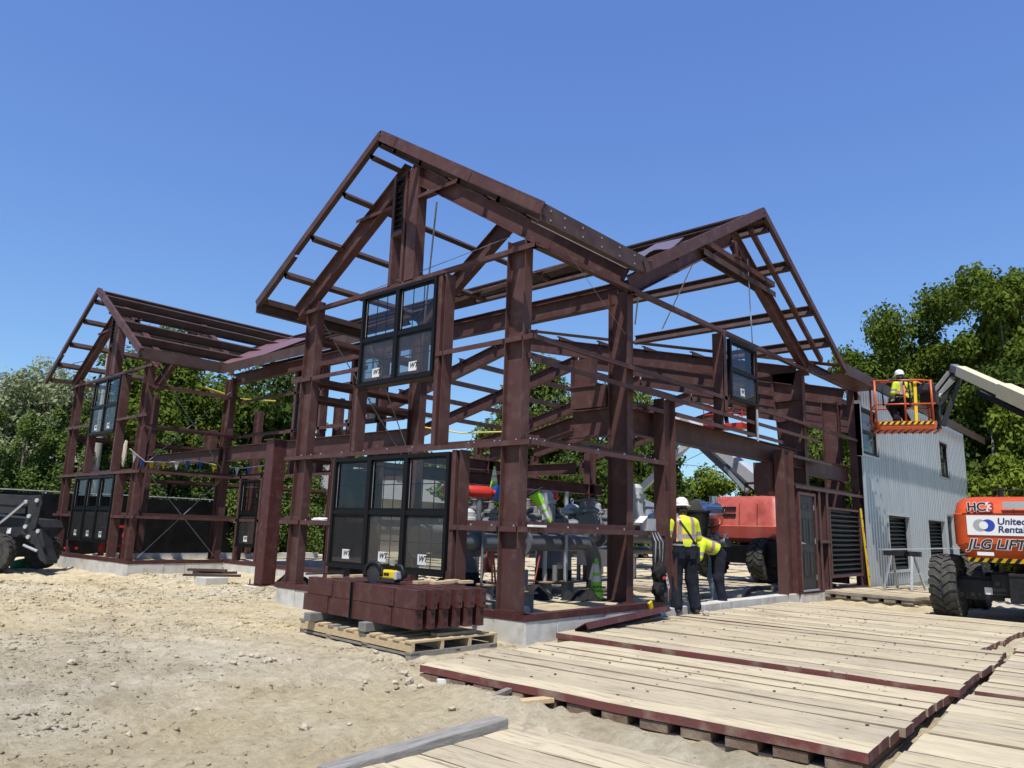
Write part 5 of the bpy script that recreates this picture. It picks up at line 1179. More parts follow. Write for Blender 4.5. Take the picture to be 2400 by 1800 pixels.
# manifold frame: pipe rack that carries the valves
RK = thing('pipe_rack', 'low steel rack of grey pipes carrying valves deep inside the frame', 'pipe rack')
for y in (6.4, 7.2): MB().tube([(4.2, y, .55), (12.5, y-.6, .55)], .11, 12).build('pipe_run', GREYP, RK, smooth=True)
for x in (4.6, 6.2, 7.8, 9.4, 11.0, 12.2):
    MB().bar((x, 6.1, .38), (x, 7.5, .38), .1, .1).build('cross_bar', GREYM, RK)
    for y in (6.2, 7.4): MB().bar((x, y, -.35), (x, y, .38), .08, .08).build('leg', GREYM, RK)
# red cylinder with blue box
RC = thing('red_cylinder', 'bright red horizontal actuator cylinder with a small blue box at its end', 'cylinder', tuple(at(1112, 1152, 14.0)))
cx_ = np.array((.80, -.60, -.02)); cx_ /= np.linalg.norm(cx_)
MB().lathe([(.04, -.62), (.09, -.58), (.112, -.52), (.112, .24), (.09, .32), (.05, .35), (.05, .4)], (0, 0, 0), cx_, 24).build('barrel', REDT, RC, smooth=35)
MB().obox(cx_*.42+np.array((0, 0, .02)), (EX, EY, EZ), (.05, .06, .13)).build('end_box', BLUE, RC, bevel=.008)
MB().tube([cx_*.1+np.array((0, 0, -.1)), cx_*.1+np.array((0, 0, -.75))], .05, 10).build('stem', GREYP, RC)
RC2 = thing('red_cylinder', 'small red actuator cylinder behind the hanging green cone', 'cylinder', tuple(at(1272, 1163, 17)))
MB().lathe([(.05, -.5), (.13, -.45), (.13, .3), (.06, .36)], (0, 0, 0), cx_, 20).build('barrel', REDT, RC2, smooth=35); MB().tube([(0, 0, -.1), (0, 0, -.8)], .05, 10).build('stem', GREYP, RC2)
# galvanised posts on round pedestals
def pedestal(label, x, y, h=.28, r=.13):
    t = thing('round_pedestal', label, 'pedestal', (x, y, -.29), group='round steel pedestals on the soil')
    MB().lathe([(r, 0), (r, h), (r*.98, h)], (0, 0, 0), EZ, 20).build('drum', GREYM, t, smooth=35)
    MB().lathe([(r*1.5, h), (r*1.5, h+.022)], (0, 0, 0), EZ, 22).build('top_flange', mat('rusty_flange', (.30, .17, .08), (.40, .30, .2), rough=.8, scale=8), t, smooth=35)
    MB().lathe([(.07, 0), (.07, .02)], (-r*.72, -r*.72, .09), (-1, -1, 0), 14).build('hole_cover', GREYL, t)
    return t
for i, (px, py, d) in enumerate(((1140, 1395, 13.8), (1232, 1408, 12.4), (1278, 1376, 15.6), (1330, 1378, 15.8), (1075, 1330, 17), (1110, 1335, 17.5))):
    q = at(px, py, d); pedestal(['rusty topped round pedestal left of the corner column', 'rusty topped round pedestal right of the corner column', 'round pedestal carrying the first galvanised post', 'round pedestal carrying the second galvanised post', 'round pedestal near the far valve', 'round pedestal beside the black sheeting'][i], q[0], q[1], h=.34 if i < 2 else .30)
for i, (px, d, top) in enumerate(((1276, 15.6, 1155), (1325, 15.8, 1152))):
    q = at(px, 1365, d); zt_ = at(px, top, d)[2]
    MB().tube([(q[0], q[1], .03), (q[0], q[1], zt_)], .045, 12).build('galvanised_post', GALV, smooth=35, label=['galvanised upright tube on a pedestal nearest the hanging cone', 'galvanised upright tube beside the domed regulator'][i], cat='post')
for (px, top, bot, d, lab) in ((1127, 1240, 1392, 13.6, 'thin dark rod standing in the rusty pedestal left of the corner column'), (1230, 1335, 1380, 12.6, 'short pair of grey stub pipes right of the corner column'), (1300, 1325, 1362, 15.2, 'short grey stub pipe between the galvanised posts')):
    a = at(px, bot, d); b = at(px, top, d)
    MB().tube([a, (a[0], a[1], b[2])], .022 if 'thin' in lab else .05, 10).build('stub_pipe', GREYM, label=lab, cat='pipe')
# cones
def cone(label, loc, tilt=(0, 0, 0), s=1.0, lettering=None):
    t = thing('traffic_cone', label, 'cone', loc); t.rotation_euler = tilt; t.scale = (s, s, s)
    H = .91
    def rz_(z): return .17-(.17-.035)*z/H
    MB().box(-.20, .20, -.20, .20, 0, .035).build('base', BLACK, t, bevel=.02)
    for (a, b, m_) in ((.03, .40, HIGREEN), (.40, .53, WHITE), (.53, .60, HIGREEN), (.60, .78, WHITE), (.78, H, HIGREEN)):
        MB().lathe([(rz_(a), a), (rz_(b), b)], (0, 0, 0), EZ, 24).build('cone_band', m_, t, smooth=35)
    for k, w_ in enumerate(lettering or ()):
        z = .27-k*.085; r_ = rz_(z)+.004; d = np.array((CAM[0]-loc[0], CAM[1]-loc[1], 0)); d /= np.linalg.norm(d); rt = np.array((-d[1], d[0], 0))
        text('lettering', w_, .075, tuple(d*r_-rt*.125), rt, (0, 0, 1), INK, t, thick=.0005, bold=.002).location.z = z
    return t
q = at(1397, 1407, 15.2); cone('hi-vis green and white cone with black lettering beside the second column', (q[0], q[1], -.265), s=.88, lettering=('CAUTION', 'EXCAVATION'))
q = at(1075, 1380, 15.2); cone('green and white cone standing behind the stacked steel', (q[0], q[1], -.265), s=.9)
q = at(1157, 1156, 14.2); cone('green and white cone perched on the pipework above the red cylinder', tuple(q), s=.56)
q = at(1250, 1152, 14.0); cone('upside down green and white cone hanging tilted from a floor beam', tuple(q), (R(180-18), R(-26), 0), s=.72, lettering=None)
# red tripod stands, sheeting, sacks
for i, (px, py, d) in enumerate(((1272, 1310, 16.5), (1150, 1300, 15), (1062, 1310, 14))):
    q = at(px, py, d); t = thing('pipe_stand', ['red tripod pipe stand behind the first galvanised post', 'red pipe stand behind the corner column', 'red pipe stand behind the three part window'][i], 'pipe stand', (q[0], q[1], -.3))
    zt_ = q[2]+.62
    for k in range(3): a = k*2.1; MB().bar((.22*math.cos(a), .22*math.sin(a), 0), (.02*math.cos(a), .02*math.sin(a), zt_), .03, .03).build('leg', mat('faded_red_stand', (.6, .12, .08), rough=.5), t)
    MB().bar((-.15, 0, zt_), (.15, 0, zt_), .05, .05).build('head', MATS['faded_red_stand'], t)
def heap(name, label, x, y, z, rx, ry, h, m_, seed, cat):
    rr_ = np.random.RandomState(seed); n = 22; vs = []; fs = []
    for i in range(n+1):
        for j in range(n+1):
            u, v = i/n*2-1, j/n*2-1; r_ = math.hypot(u, v); hh = max(0, 1-r_**2.2)*h*(.05+1.3*float(vnoise(np.array([u*2.2+seed]), np.array([v*2.2]), seed)[0]))+.25*h*(float(vnoise(np.array([u*6+seed]), np.array([v*6]), seed+1)[0])-.5)*(r_ < 1)
            vs.append((x+u*rx*(1+.12*math.sin(5*v+seed)), y+v*ry*(1+.12*math.cos(4*u+seed)), z+hh))
    for i in range(n):
        for j in range(n): a = i*(n+1)+j; fs.append((a, a+n+1, a+n+2, a+1))
    return MB().add(vs, fs).build(name, m_, smooth=50, label=label, cat=cat)
for i, (px, py, d, rx, ry, h) in enumerate(((1215, 1370, 15, .8, .6, .30), (1105, 1345, 16, .9, .6, .30), (1365, 1390, 15.2, .5, .5, .22), (1070, 1350, 18, .8, .5, .28), (690, 1305, 17, .6, .6, .3))):
    q = at(px, py, d); heap('plastic_sheeting', ['crumpled black sheeting heaped behind the corner column', 'crumpled black sheeting under the level grey pipe', 'small crumpled black sheet left of the green cone', 'crumpled black sheeting behind the far pedestal', 'black sheeting heap behind the near wing left column'][i], q[0], q[1], -.31, rx, ry, h, CLOTHB, 3+i, 'sheeting')
for i, (px, py, d, a, L_) in enumerate(((1130, 1360, 14.5, 10, 2.6), (1370, 1330, 18, 40, 2.4), (1380, 1345, 17, 20, 2.4), (1120, 1400, 12.6, 30, 2.2), (1560, 1375, 14, 25, 2.6), (1600, 1360, 16, 10, 3))):
    q = at(px, py, d); MB().obox((q[0], q[1], -.25), ((math.cos(R(a)), math.sin(R(a)), 0), (-math.sin(R(a)), math.cos(R(a)), 0), EZ), (L_/2, .12, .06)).build('ground_plank', WOODG, bevel=.01, label='weathered plank lying on the soil inside the frame', cat='plank', group='planks on the soil inside the frame')
# black bin and concrete blocks, silver duct, grey canopy
q = at(1632, 1245, 17.5); MB().lathe([(.22, 0), (.30, .62), (.32, .62), (.32, .66), (.2, .66)], (q[0], q[1], q[2]-.2), EZ, 20).build('bin', BLACK, smooth=35, label='black round bin behind the bending worker', cat='bin')
for i, (px, py, d) in enumerate(((1375, 1305, 19), (1393, 1305, 19.2), (1408, 1306, 19.5))):
    q = at(px, py, d); MB().obox((q[0], q[1], q[2]), (EX, EY, EZ), (.17, .17, .20)).build('concrete_block', CONC, bevel=.01, label='pale concrete block on the soil beyond the green cone', cat='concrete block', group='pale blocks beyond the green cone')
dq = at(1660, 1208, 22.6); da = np.array((.80, -.50, 0.03)); da /= np.linalg.norm(da)
DU = thing('metal_duct', 'bright silver sheet metal duct beside the faded red lift', 'duct', tuple(dq))
MB().lathe([(.44, -.42), (.46, -.42), (.46, -.30), (.44, -.28), (.40, -.24), (.38, .1), (.38, .45)], (0, 0, 0), da, 36).build('duct_body', CHROME, DU, smooth=35); MB().lathe([(.385, -.415), (.001, -.415)], (0, 0, 0), da, 36).build('duct_end', CHROME, DU)
MB().lathe([(.14, .25), (.14, .52), (.15, .52), (.15, .55), (.1, .55)], da*.2, EZ, 20).build('stub_collar', CHROME, DU, smooth=35); MB().obox(da*.12+np.array((-.30, -.12, .03)), (da, EZ, np.cross(da, EZ)), (.05, .035, .06)).build('yellow_label', YELLOW, DU)
MB().tube([(0, 0, -.3), (0, 0, -1.8)], .06, 8).build('support_post', GREYM, DU)
cq = at(1500, 1198, 30)
CN = thing('canopy_tent', 'grey pop-up canopy roof behind the columns', 'tent', (cq[0], cq[1], -.4))
ztc = cq[2]+.4
MB().add([(-1.6, -1.6, ztc-.35), (1.6, -1.6, ztc-.35), (1.6, 1.6, ztc-.35), (-1.6, 1.6, ztc-.35), (0, 0, ztc+.55), (-1.6, -1.6, ztc-.55), (1.6, -1.6, ztc-.55), (1.6, 1.6, ztc-.55), (-1.6, 1.6, ztc-.55)], [(0, 1, 4), (1, 2, 4), (2, 3, 4), (3, 0, 4), (0, 5, 6, 1), (1, 6, 7, 2), (2, 7, 8, 3), (3, 8, 5, 0)]).build('canopy', GREYM, CN)
for sx in (-1.55, 1.55):
    for sy in (-1.55, 1.55): MB().tube([(sx, sy, 0), (sx, sy, ztc-.4)], .03, 6).build('leg', GALV, CN)
# harness and tool bag hung on the lower girt, box and tape on the frame
HN = thing('safety_harness', 'black safety harness and tool bag hanging from the girt beside the standing worker', 'harness', (3.02, -.06, 1.02))
hr = random.Random(8)
for k in range(9):
    x = -.14+.035*k; MB().tube([(x*.8, .02, .05), (x, -.05-.02*(k % 3), -.1), (x*1.05+hr.uniform(-.03, .03), -.06, -.4), (x*.8+hr.uniform(-.04, .04), -.05, -.66)], .016 if k % 3 else .022, 6).build('strap', CLOTHB if k % 3 != 1 else GREYM, HN, smooth=True)
def blob(name, m_, par, c, r_, seed=0, n=14):
    vs = []; fs = []; rr_ = np.random.RandomState(seed)
    for i in range(n+1):
        th = math.pi*i/n
        for j in range(n*2):
            ph = math.pi*j/n; d = np.array((math.sin(th)*math.cos(ph), math.sin(th)*math.sin(ph), math.cos(th)))
            k = 1+.16*math.sin(5*ph+seed)*math.sin(3*th+seed)+.08*math.sin(9*th+4*ph)
            vs.append(np.array(c)+d*np.array(r_)*k)
    for i in range(n):
        for j in range(n*2): fs.append((i*2*n+j, i*2*n+(j+1) % (2*n), (i+1)*2*n+(j+1) % (2*n), (i+1)*2*n+j))
    return MB().add(vs, fs).build(name, m_, par, smooth=True)
blob('tool_bag', CLOTHB, HN, (-.02, -.07, -.55), (.16, .09, .17), 1); blob('tool_bag', CLOTHB, HN, (-.06, -.08, -.80), (.13, .08, .13), 2); blob('tool_bag', DGREY, HN, (.06, -.08, -.92), (.11, .07, .09), 3)
blob('leg_pad', CLOTHB, HN, (.13, -.06, -.72), (.05, .05, .2), 4); MB().obox((-.03, -.175, -.63), (EX, EY, EZ), (.045, .006, .02)).build('red_tag', REDEQ, HN)
for k in range(3): MB().tube([(.10+.03*math.cos(a)+.03*k, -.13, -.62-.07*k+.045*math.sin(a)) for a in np.linspace(0, 6.28, 12)], .008, 6).build('carabiner', GALV, HN)
MB().tube([(.1, -.12, -.6), (.16, -.13, -.8), (.20, -.1, -1.0)], .010, 6).build('lanyard', GREYL, HN, smooth=True)
CB = thing('plastic_box', 'clear plastic box with white lid on the girt above the harness', 'box', (3.06, .10, Z1+.003))
MB().box(-.12, .12, -.075, .075, 0, .19).build('tub', glassmat('clear_plastic', (.8, .82, .84), dirt=(.6, .62, .65, .35)), CB); MB().obox((-.2, .0, .17), ((.8, 0, .5), EY, (-.5, 0, .8)), (.10, .07, .004)).build('lid', WHITE, CB)
MB().obox((2.88, -.05, -.03), ((.9, 0, .4), EY, (-.4, 0, .9)), (.05, .02, .06)).build('tape_measure', YELLOW, bevel=.012, label='yellow tape measure on the base angle below the harness', cat='tape measure')
MB().obox((.16, -.01, Z1+.012), (EX, EY, EZ), (.14, .05, .014)).build('folded_paper', WHITE, bevel=.004, label='white folded paper on the lower girt at the corner column', cat='paper')
blob('rag', WHITE, None, (.06, 4.75, Z1+.02), (.06, .26, .035), 6); tag(bpy.data.objects[-1] if False else [o for o in COL.objects if o.name.startswith('rag')][-1], 'white rag lying on the lower girt beside the near wing left column', 'rag')
# wing B: red stand, extinguisher, board
E1 = thing('fire_extinguisher', 'red fire extinguisher standing inside the set-back wing', 'extinguisher', (XB+.5, 16.4, -.03))
MB().lathe([(.075, 0), (.08, .02), (.08, .36), (.05, .44), (.02, .46), (.02, .5)], (0, 0, 0), EZ, 18).build('cylinder', REDEQ, E1, smooth=35); MB().bar((-.05, 0, .5), (.07, 0, .53), .03, .02).build('handle', BLACK, E1); MB().tube([(.03, 0, .48), (.1, 0, .4), (.09, 0, .15)], .014, 6).build('hose', BLACK, E1)
for i, (px, py, d) in enumerate(((160, 1288, 1.0), (282, 1290, 1.3))):
    q = PX(px, py, d); t = thing('red_stand', ['tall red steel stand beside the end column of the set-back wing', 'red work stand with yellow handle inside the set-back wing'][i], 'stand', (q[0], q[1], -.1))
    MB().tube([(0, 0, -.2), (.03, 0, .85)], .035, 8).build('upright', REDEQ, t); MB().tube([(.03, 0, .85), (.14, -.1, .75), (.12, -.1, .35)], .03, 8).build('arm', REDEQ, t)
    MB().obox((.05, -.05, .35 if i else .15), (EX, EY, EZ), (.16, .12, .03)).build('shelf', REDEQ, t)
    if i: MB().bar((0, -.1, .4), (.2, -.18, .55), .05, .05).build('handle', YELLOW, t); MB().obox((.05, 0, .88), (EX, EY, EZ), (.16, .06, .03)).build('head', REDEQ, t)
# bunting
pts = [at(px, py, d) for px, py, d in ((305, 1052, 21), (340, 1082, 21.3), (400, 1083, 21.8), (455, 1078, 22.2), (520, 1093, 22.8), (570, 1097, 23.4), (625, 1090, 24))]
BN = thing('bunting_line', 'line of small white yellow and blue pennant flags strung across the set-back wing', 'bunting', (0, 0, 0))
MB().tube(pts, .012, 6).build('cord', WHITE, BN)
ck = 0
for i in range(len(pts)-1):
    for f in (.15, .62):
        a = pts[i]+(pts[i+1]-pts[i])*f; d = (pts[i+1]-pts[i]); d = d/np.linalg.norm(d)
        MB().add([a, a+d*.16, a+d*.08+np.array((0, 0, -.26)), a+np.array((.004, .004, 0)), a+d*.16+np.array((.004, .004, 0)), a+d*.08+np.array((.004, .004, -.26))], [(0, 1, 2), (5, 4, 3)]).build('pennant', (WHITE, YELLOW, BLUE)[(ck*2+ck//3) % 3], BN); ck += 1
q = at(292, 1062, 20.6); blob('cloth_sack', mat('beige_cloth', (.5, .45, .33), rough=.9), None, (q[0], q[1], q[2]), (.05, .05, .30), 9); tag([o for o in COL.objects if o.name.startswith('cloth_sack')][-1], 'twisted beige cloth hanging on the bunting line in the set-back wing', 'cloth')
# yellow safety ropes
for i, (a, b) in enumerate((((470, 905, 22), (645, 940, 26)), ((985, 1000, 30), (1180, 1012, 28)))):
    pa, pb = at(*a), at(*b); MB().tube([pa, (pa+pb)/2+np.array((0, 0, -.15)), pb], .03, 6).build('safety_rope', mat('yellow_rope', (.75, .65, .1), rough=.7), label=['yellow safety rope tied under the set-back wing roof', 'yellow safety rope along the far roof edge'][i], cat='rope')
# ---------------------------------------------------------------- people : smooth union of tapered capsules, meshed with surface nets
def surface_nets(prims, res):
    """prims: (a, b, ra, rb, k, mat) ; returns vertices, quads, material of nearest primitive"""
    A = np.array([np.minimum(p[0], p[1])-max(p[2], p[3]) for p in prims]).min(0)-.04; Bm = np.array([np.maximum(p[0], p[1])+max(p[2], p[3]) for p in prims]).max(0)+.04
    n = np.ceil((Bm-A)/res).astype(int)+1
    g = [A[i]+res*np.arange(n[i]) for i in range(3)]
    X, Y, Z = np.meshgrid(*g, indexing='ij'); F_ = np.full(X.shape, 9.0); best = np.full(X.shape, 9.0); M = np.zeros(X.shape, np.int16)
    for (a, b, ra, rb, k, m_) in prims:
        a = np.array(a, float); b = np.array(b, float); d = b-a; L2 = max(d@d, 1e-9)
        lo = np.minimum(a, b)-max(ra, rb)-.12; hi = np.maximum(a, b)+max(ra, rb)+.12
        sl_ = tuple(slice(max(0, int((lo[i]-A[i])/res)), min(n[i], int((hi[i]-A[i])/res)+2)) for i in range(3))
        x, y, z = X[sl_]-a[0], Y[sl_]-a[1], Z[sl_]-a[2]
        t = np.clip((x*d[0]+y*d[1]+z*d[2])/L2, 0, 1)
        dist = np.sqrt((x-t*d[0])**2+(y-t*d[1])**2+(z-t*d[2])**2)-(ra+(rb-ra)*t)
        f = F_[sl_]
        if k > 0:
            h = np.clip(.5+.5*(f-dist)/k, 0, 1); F_[sl_] = f*(1-h)+dist*h-k*h*(1-h)
        else: F_[sl_] = np.minimum(f, dist)
        bb = best[sl_]; mm = M[sl_]; w = dist < bb; bb[w] = dist[w]; mm[w] = m_
    S_ = F_ < 0
    c = [F_[i:n[0]-1+i, j:n[1]-1+j, k:n[2]-1+k] for i in (0, 1) for j in (0, 1) for k in (0, 1)]
    off = np.array([(i, j, k) for i in (0, 1) for j in (0, 1) for k in (0, 1)], float)
    neg = sum((q < 0).astype(int) for q in c); act = (neg > 0) & (neg < 8)
    acc = np.zeros(act.shape+(3,)); cnt = np.zeros(act.shape)
    for e0 in range(8):
        for e1 in range(e0+1, 8):
            if np.abs(off[e0]-off[e1]).sum() != 1: continue
            f0, f1 = c[e0], c[e1]; cr = (f0 < 0) != (f1 < 0)
            t = np.where(cr, f0/np.where(cr, f0-f1, 1), 0)
            for ax in range(3): acc[..., ax] += np.where(cr, off[e0][ax]+t*(off[e1][ax]-off[e0][ax]), 0)
            cnt += cr
    ids = np.full(act.shape, -1); ii = np.argwhere(act); ids[act] = np.arange(len(ii))
    V = (ii+acc[act]/cnt[act][:, None])*res+A
    mid = M[:-1, :-1, :-1][act]
    Q = []
    for ax in range(3):
        o1, o2 = [(1, 2), (2, 0), (0, 1)][ax]
        s0 = [slice(1, n[i]-1) for i in range(3)]; s0[ax] = slice(0, n[ax]-1); s1 = list(s0); s1[ax] = slice(1, n[ax])
        a_, b_ = S_[tuple(s0)], S_[tuple(s1)]; ed = np.argwhere(a_ != b_)
        if len(ed) == 0: continue
        base = ed.copy(); base[:, o1] += 1; base[:, o2] += 1
        def cell(d1, d2):
            q = base.copy(); q[:, o1] -= d1; q[:, o2] -= d2; return ids[q[:, 0], q[:, 1], q[:, 2]]
        qd = np.stack([cell(1, 1), cell(0, 1), cell(0, 0), cell(1, 0)], 1)
        fl = ~a_[tuple(ed.T)]; qd[fl] = qd[fl][:, ::-1]; Q.append(qd)
    Q = np.concatenate(Q); Q = Q[(Q >= 0).all(1)]
    return V, Q, mid
BODYM = [HIVIS, NAVY, SKIN, BOOT, GLOVE, REFL, ORTAPE, DENIM, CLOTHB, mat('grey_undershirt', (.32, .31, .30), rough=.9)]
def hand(palm0, palm1, side, m_, curl=.5):
    """palm + five fingers from wrist palm0 towards knuckles palm1"""
    p0 = np.array(palm0, float); p1 = np.array(palm1, float); d = p1-p0; d /= np.linalg.norm(d); s = np.array(side, float); s = s-(s@d)*d; s /= np.linalg.norm(s); nrm = np.cross(d, s)
    out = [(p0, p1, .026, .024, .02, m_), (p0+s*.02, p1+s*.028, .022, .018, .02, m_), (p0-s*.02, p1-s*.028, .022, .018, .02, m_)]
    for i, (o, L_) in enumerate(((-.032, .058), (-.011, .072), (.011, .07), (.031, .06))):
        a = p1+s*o; b = a+d*L_*.5*(1-.3*curl)+nrm*L_*.35*curl; e = b+d*L_*.5*(1-curl)+nrm*L_*.5*curl
        out += [(a, b, .011, .0105, .004, m_), (b, e, .0105, .009, .004, m_)]
    a = p0+s*.035+d*.02; b = a+s*.03+d*.03; out += [(a, b, .013, .012, .01, m_), (b, b+d*.03+nrm*.012, .012, .010, .004, m_)]
    return out
def person(name, label, loc, rz, prims, paint, parts, res=.0125, sc_=1.0):
    V, Q, mid = surface_nets(prims, res)
    me = npmesh('body', V, Q)
    for m_ in BODYM: me.materials.append(m_)
    cen = V[Q].mean(1); base = mid[Q[:, 0]]
    mi = paint(cen, base.copy()); me.polygons.foreach_set('material_index', mi.astype(np.int32)); me.polygons.foreach_set('use_smooth', [True]*len(Q))
    t = thing(name, label, 'person', loc, rz, group=None)
    link('body', me, t)
    parts(t); t.scale = (sc_, sc_, sc_); return t
def hardhat(t, c, up=(0, 0, 1), fwd=(0, 1, 0), full=True, m_=WHITE):
    c = np.array(c, float)
    b = MB().lathe([(.112, 0), (.116, .02), (.110, .06), (.092, .10), (.06, .128), (.02, .138), (.001, .139)], c, up, 24)
    h = b.build('hard_hat', m_, t, smooth=50)
    u = np.array(up, float); u /= np.linalg.norm(u); f = np.array(fwd, float); f = f-(f@u)*u; f /= np.linalg.norm(f); r_ = np.cross(f, u)
    vs = []; n = 28
    for k in range(n):
        a = 2*math.pi*k/n; rr_ = (.155+.02*math.cos(a)) if full else (.118+.055*max(0, math.cos(a))**1.5)
        for (q, dz) in ((.108, .012), (rr_, -.010), (rr_, -.014), (.108, .004)): vs.append(c+(f*math.cos(a)+r_*math.sin(a))*q+u*dz)
    fs = [(k*4+j, ((k+1) % n)*4+j, ((k+1) % n)*4+(j+1) % 4, k*4+(j+1) % 4) for k in range(n) for j in range(4)]
    MB().add(vs, fs).build('hat_brim', m_, h, smooth=50)
    rg_ = MB(); 
    for s in (-.03, 0, .03): rg_.tube([c+u*(.132*math.cos(a)+.004)+f*(.112*math.sin(a))+r_*s*math.cos(a) for a in np.linspace(-1.3, 1.3, 11)], .006, 6)
    rg_.build('hat_ridge', m_, h, smooth=True)
# worker 1: standing, seen from behind, looking down at the base of the jamb
def V3(*p): return np.array(p, float)
def legs(hL, kL, aL, hR, kR, aR, m_, r=(.105, .088, .072), boot=3, toe=(0, 1, 0)):
    out = []
    toe = np.array(toe, float)
    for (h, k, a) in ((hL, kL, aL), (hR, kR, aR)):
        h, k, a = V3(*h), V3(*k), V3(*a); out += [(h, k, r[0], r[1], .05, m_), (k, a, r[1], r[2], .05, m_)]
        out += [(a+V3(0, 0, .0), a+toe*.02-V3(0, 0, .03), r[2]*.98, r[2]*.92, .02, m_)]
        out += [(a-toe*.03-V3(0, 0, .045), a+toe*.15-V3(0, 0, .055), .042, .036, .015, boot), (a-toe*.05-V3(0, 0, .06), a+toe*.16-V3(0, 0, .065), .03, .027, .01, boot)]
    return out
w1 = legs((-.10, 0, .93), (-.13, .04, .52), (-.15, -.04, .105), (.10, 0, .93), (.135, .03, .52), (.17, -.02, .105), 1, r=(.115, .10, .088))
w1 += [(V3(-.075, -.01, .96), V3(-.085, -.01, 1.06), .118, .112, .05, 1), (V3(.075, -.01, .96), V3(.085, -.01, 1.06), .118, .112, .05, 1), (V3(0, -.01, .95), V3(0, 0, 1.06), .125, .12, .05, 1)]
w1 += [(V3(-.08, .0, 1.08), V3(-.095, .02, 1.36), .118, .115, .06, 0), (V3(.08, .0, 1.08), V3(.095, .02, 1.36), .118, .115, .06, 0), (V3(0, -.02, 1.08), V3(0, -.01, 1.38), .12, .12, .06, 0), (V3(-.15, .02, 1.42), V3(.15, .02, 1.42), .072, .072, .06, 0)]
w1 += [(V3(0, .03, 1.46), V3(0, .06, 1.55), .058, .052, .03, 2), (V3(0, .06, 1.59), V3(0, .085, 1.665), .082, .088, .02, 2), (V3(0, .15, 1.60), V3(0, .165, 1.60), .018, .014, .01, 2), (V3(-.09, .07, 1.61), V3(-.093, .06, 1.63), .018, .014, .008, 2), (V3(.09, .07, 1.61), V3(.093, .06, 1.63), .018, .014, .008, 2)]
w1 += [(V3(-.20, .02, 1.40), V3(-.27, .03, 1.17), .068, .066, .04, 0), (V3(-.27, .03, 1.17), V3(-.275, .06, 1.12), .056, .05, .02, 9), (V3(-.275, .06, 1.13), V3(-.19, .27, 1.04), .046, .036, .02, 2)]
w1 += [(V3(.20, .02, 1.40), V3(.27, .06, 1.17), .068, .064, .04, 0), (V3(.27, .06, 1.17), V3(.15, .27, 1.08), .046, .036, .02, 2)]
w1 += hand(V3(-.18, .29, 1.035), V3(-.13, .36, 1.02), (0, .2, 1), 4, .6)+hand(V3(.14, .29, 1.075), V3(.09, .36, 1.05), (0, -.2, 1), 4, .6)
def stripes(c, b, ctr=lambda c: c, back=True):
    q = ctr(c); x, z = q[:, 0], q[:, 2]; v = b == 0; tor = v & (np.abs(x) < .205)
    r_ = lambda m_, i: b.__setitem__(m_, i)
    for xs in (-.115, .115):
        r_(tor & (np.abs(x-xs) < .040), 6); 
    r_(tor & (np.abs(z-1.185) < .040), 6)
    for xs in (-.115, .115): r_(tor & (np.abs(x-xs) < .026), 5)
    r_(tor & (np.abs(z-1.185) < .027), 5)
    return b
def paint1(c, b):
    b = stripes(c, b); arm = (b == 0) & (np.abs(c[:, 0]) >= .205) & (np.abs(c[:, 2]-1.235) < .028); b[arm] = 5
    side = (b == 0) & (c[:, 2] < 1.16) & (np.abs(c[:, 0]) > .165) & (np.abs(c[:, 0]) < .22); b[side] = 8
    sh = (b == 1) & (c[:, 2] > 1.04) & (c[:, 2] < 1.07); b[sh] = 9
    return b
def parts1(t):
    hardhat(t, (0, .075, 1.675), (0, .12, 1), (0, 1, -.1))
    blob('hair', HAIR, t, (0, .045, 1.60), (.088, .075, .075), 0)
    MB().tube([(-.12, -.12, 1.44), (.02, -.15, 1.24), (.14, -.13, 1.08), (.20, -.02, .99)], .012, 6).build('shoulder_strap', BLACK, t, smooth=True)
    MB().obox((.215, .0, .90), (EX, EY, EZ), (.035, .06, .13)).build('tool_pouch', CLOTHB, t, bevel=.01)
    for s in (-1, 1): MB().obox((.095*s, -.135, .90), (EX, EY, EZ), (.055, .004, .06)).build('pocket', NAVY, t, bevel=.004)
    MB().tube([(.14*math.cos(a)*1.42, .13*math.sin(a)-.0, 1.03) for a in np.linspace(0, 6.283, 25)], .014, 6).build('belt', BLACK, t)
q = PZ(1622, 1436, -.222)
person('person', 'standing worker seen from behind, yellow hi-vis shirt, navy trousers, white full brim hard hat', (q[0]-.24, q[1]+.0, -.216), R(-38), w1, paint1, parts1, sc_=1.045)
# worker 2: bent double behind the first one, reaching down to the left
w2 = legs((-.10, -.05, .90), (-.14, .02, .48), (-.20, -.02, .105), (.10, -.05, .90), (.14, -.02, .49), (.16, -.10, .105), 7, r=(.11, .092, .08))
w2 += [(V3(-.075, -.06, .92), V3(-.08, .0, 1.0), .115, .11, .05, 7), (V3(.075, -.06, .92), V3(.08, .0, 1.0), .115, .11, .05, 7), (V3(0, -.07, .93), V3(0, .0, 1.0), .12, .115, .05, 7)]
w2 += [(V3(-.08, .05, 1.03), V3(-.09, .33, 1.12), .115, .115, .06, 0), (V3(.08, .05, 1.03), V3(.09, .33, 1.12), .115, .115, .06, 0), (V3(0, .05, 1.04), V3(0, .34, 1.14), .12, .12, .06, 0), (V3(-.14, .38, 1.11), V3(.14, .38, 1.11), .075, .075, .06, 0)]
w2 += [(V3(0, .43, 1.09), V3(0, .50, 1.05), .056, .052, .03, 2), (V3(0, .54, 1.03), V3(0, .60, .99), .085, .082, .02, 2), (V3(0, .60, .91), V3(0, .61, .90), .018, .014, .01, 2)]
